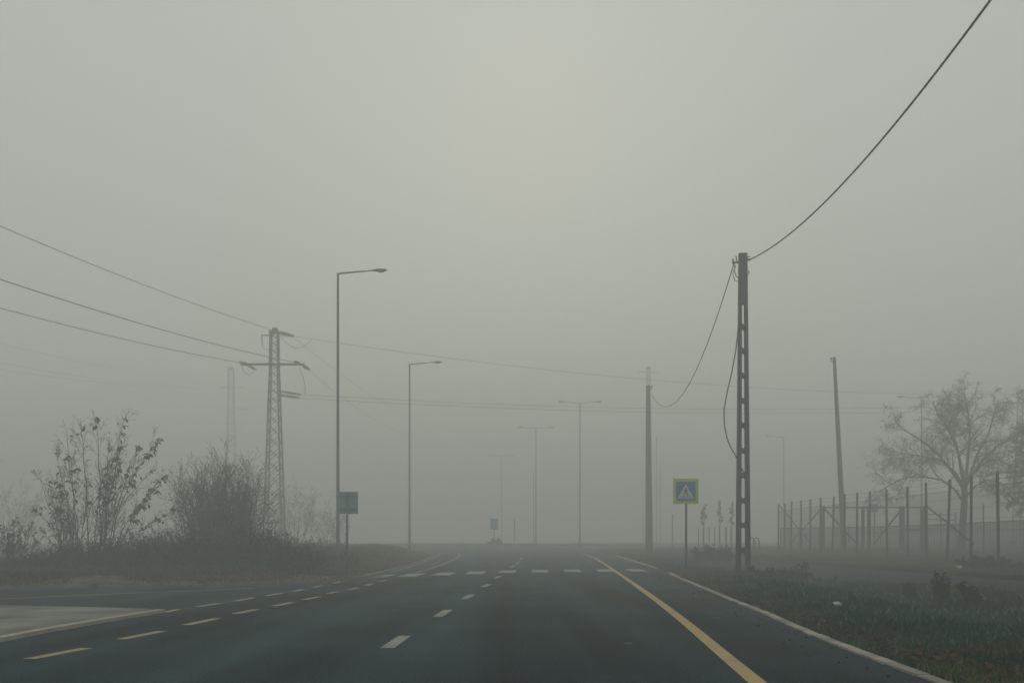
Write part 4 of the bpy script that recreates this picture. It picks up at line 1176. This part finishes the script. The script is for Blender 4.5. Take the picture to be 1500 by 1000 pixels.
def h_left(x, y):
    d = leftX(y) - x; n1 = nz(x, y, .5, 6)
    h = .05 + .10 * sstep(1.2, 3.0, d) * (1 + n1)
    h += .16 * sstep(36, 44, y) * sstep(.6, 2, d)
    if n1 + .55 * nz(x, y, 5, 3) + .3 * nz(x, y, 14, 8) < -.10 and d < 4 and y < 34: h = 0
    return z_left(x, y), h
def t_left(x, y, R):
    n1 = nz(x, y, .35, 2); k = R.uniform(.65, 1.35); r = R.random_sample()
    k *= .75
    c = (.10, .13, .055) if r < .45 + n1 else ((.15, .12, .08) if r < .8 else (.08, .07, .05))
    return (c[0] * k, c[1] * k, c[2] * k)
blades('bank_grass', 130000, samp_left, 'short pale green and brown grass along the left roadside', h_left, t_left, 5, (.004, .009))
def samp_isl(R, n):
    a = R.uniform(0, 6.283, n); r = 14.5 * np.sqrt(R.random_sample(n)); return CX + r * np.cos(a), CY + r * np.sin(a)
blades('roundabout_grass', 22000, samp_isl, 'fogged grass on the far roundabout island beneath the double arm lamps', lambda x, y: (zroad(y) + .13, .13 + .16 * max(0, nz(x, y, .35, 3) + .2)), lambda x, y, R: tuple(c * R.uniform(.7, 1.3) for c in (.15, .135, .095)), 6, (.01, .02))

# fallen leaves along the kerb and on the verge
tr = Tree(90)
for k in range(5200):
    Yk = 6.5 + 32 * tr.r.random() ** 1.6; d = .12 + abs(tr.r.gauss(0, .38)) if tr.r.random() < .8 else tr.r.uniform(.2, 4)
    X = kerbX(Yk) + .1 + d; z = z_right(X, Yk) + .015 + tr.r.uniform(0, .03)
    c_ = ((.11, .065, .035), (.085, .06, .04), (.13, .09, .045), (.05, .038, .028))[tr.r.randrange(4)]
    L = tr.r.uniform(.03, .075); tr.l.leaf(Vector((X, Yk, z)), Vector((tr.r.uniform(-1, 1), tr.r.uniform(-1, 1), tr.r.uniform(-.1, .35))), L, L * .7, c_, tr.r)
for k in range(420):
    Yk = 7 + 30 * tr.r.random(); X = kerbX(Yk) - abs(tr.r.gauss(0, .35)) ; L = tr.r.uniform(.02, .05)
    tr.l.leaf(Vector((X, Yk, zroad(Yk) + .006)), Vector((tr.r.uniform(-1, 1), tr.r.uniform(-1, 1), .05)), L, L * .7, (.08, .055, .035), tr.r)
o = tr.l.build('fallen_leaves', M['leafvar']); tag(o, 'brown fallen leaves gathered along the kerb of the right verge', 'leaves', kind='stuff')

gv = MB(); R = random.Random(44)
for k in range(2600):
    Yk = 22 + 14 * R.random(); X = leftX(Yk) + R.gauss(.1, .45) * (2.2 if Yk < 28 else .5); z = zroad(Yk) if X > leftX(Yk) else z_left(X, Yk)
    a = R.uniform(.012, .04); c = Vector((X, Yk, z + a * .2)); vs = [c + Vector((R.uniform(.7, 1.2) * a * i, R.uniform(.7, 1.2) * a * j, 0)) for i, j in ((1, 0), (0, 1), (-1, 0), (0, -1))] + [c + Vector((0, 0, a * .8))]
    g = R.uniform(.05, .16); gv.add(vs, [(0, 1, 4), (1, 2, 4), (2, 3, 4), (3, 0, 4)], (g, g * .95, g * .82))
o = gv.build('gravel', M['leafvar']); tag(o, 'loose gravel and crumbs scattered along the left road edge', 'gravel', kind='stuff')

# litter
for px, py, Yo, s, lab, rot in ((1228, 890, 0, .085, 'small crumpled white paper in the grass of the right verge', .4), (1405, 831.5, 0, .095, 'white plastic bag lying at the foot of the fence posts', 1.2)):
    p = ray_ground(px, py + 2, z_right); R = random.Random(px); m_ = MB(); vs, fs = [], []; n, k = 7, 10
    for i in range(n + 1):
        th = math.pi * i / n
        for j in range(k):
            ph = 2 * math.pi * j / k; r = s * R.uniform(.55, 1.1); vs.append(Vector((r * math.sin(th) * math.cos(ph) * 1.3, r * math.sin(th) * math.sin(ph), r * math.cos(th) * .6 + s * .9)) + p)
    fs = [(i * k + j, i * k + (j + 1) % k, (i + 1) * k + (j + 1) % k, (i + 1) * k + j) for i in range(n) for j in range(k)]
    m_.add(vs, fs); o = m_.build('crumpled_litter', M['litter'], origin=p); tag(o, lab, 'litter')

# ------------------------------------------------------------------ the fog itself
hz = MB(); hz.box((0, 170, 11.5), (810, 480, 25))
ho = hz.build('haze', M['road']); ho['kind'] = 'stuff'
hm_ = bpy.data.materials.new('fog_volume'); hm_.use_nodes = True
n, l = hm_.node_tree.nodes, hm_.node_tree.links; n.clear()
out = n.new('ShaderNodeOutputMaterial'); pv = n.new('ShaderNodeVolumePrincipled')
pv.inputs['Color'].default_value = (.92, .95, .925, 1); pv.inputs['Density'].default_value = FOG; pv.inputs['Anisotropy'].default_value = .25
l.new(pv.outputs[0], out.inputs['Volume']); ho.data.materials.clear(); ho.data.materials.append(hm_)

for ob in scene.objects:
    if '_o' in ob: del ob['_o']
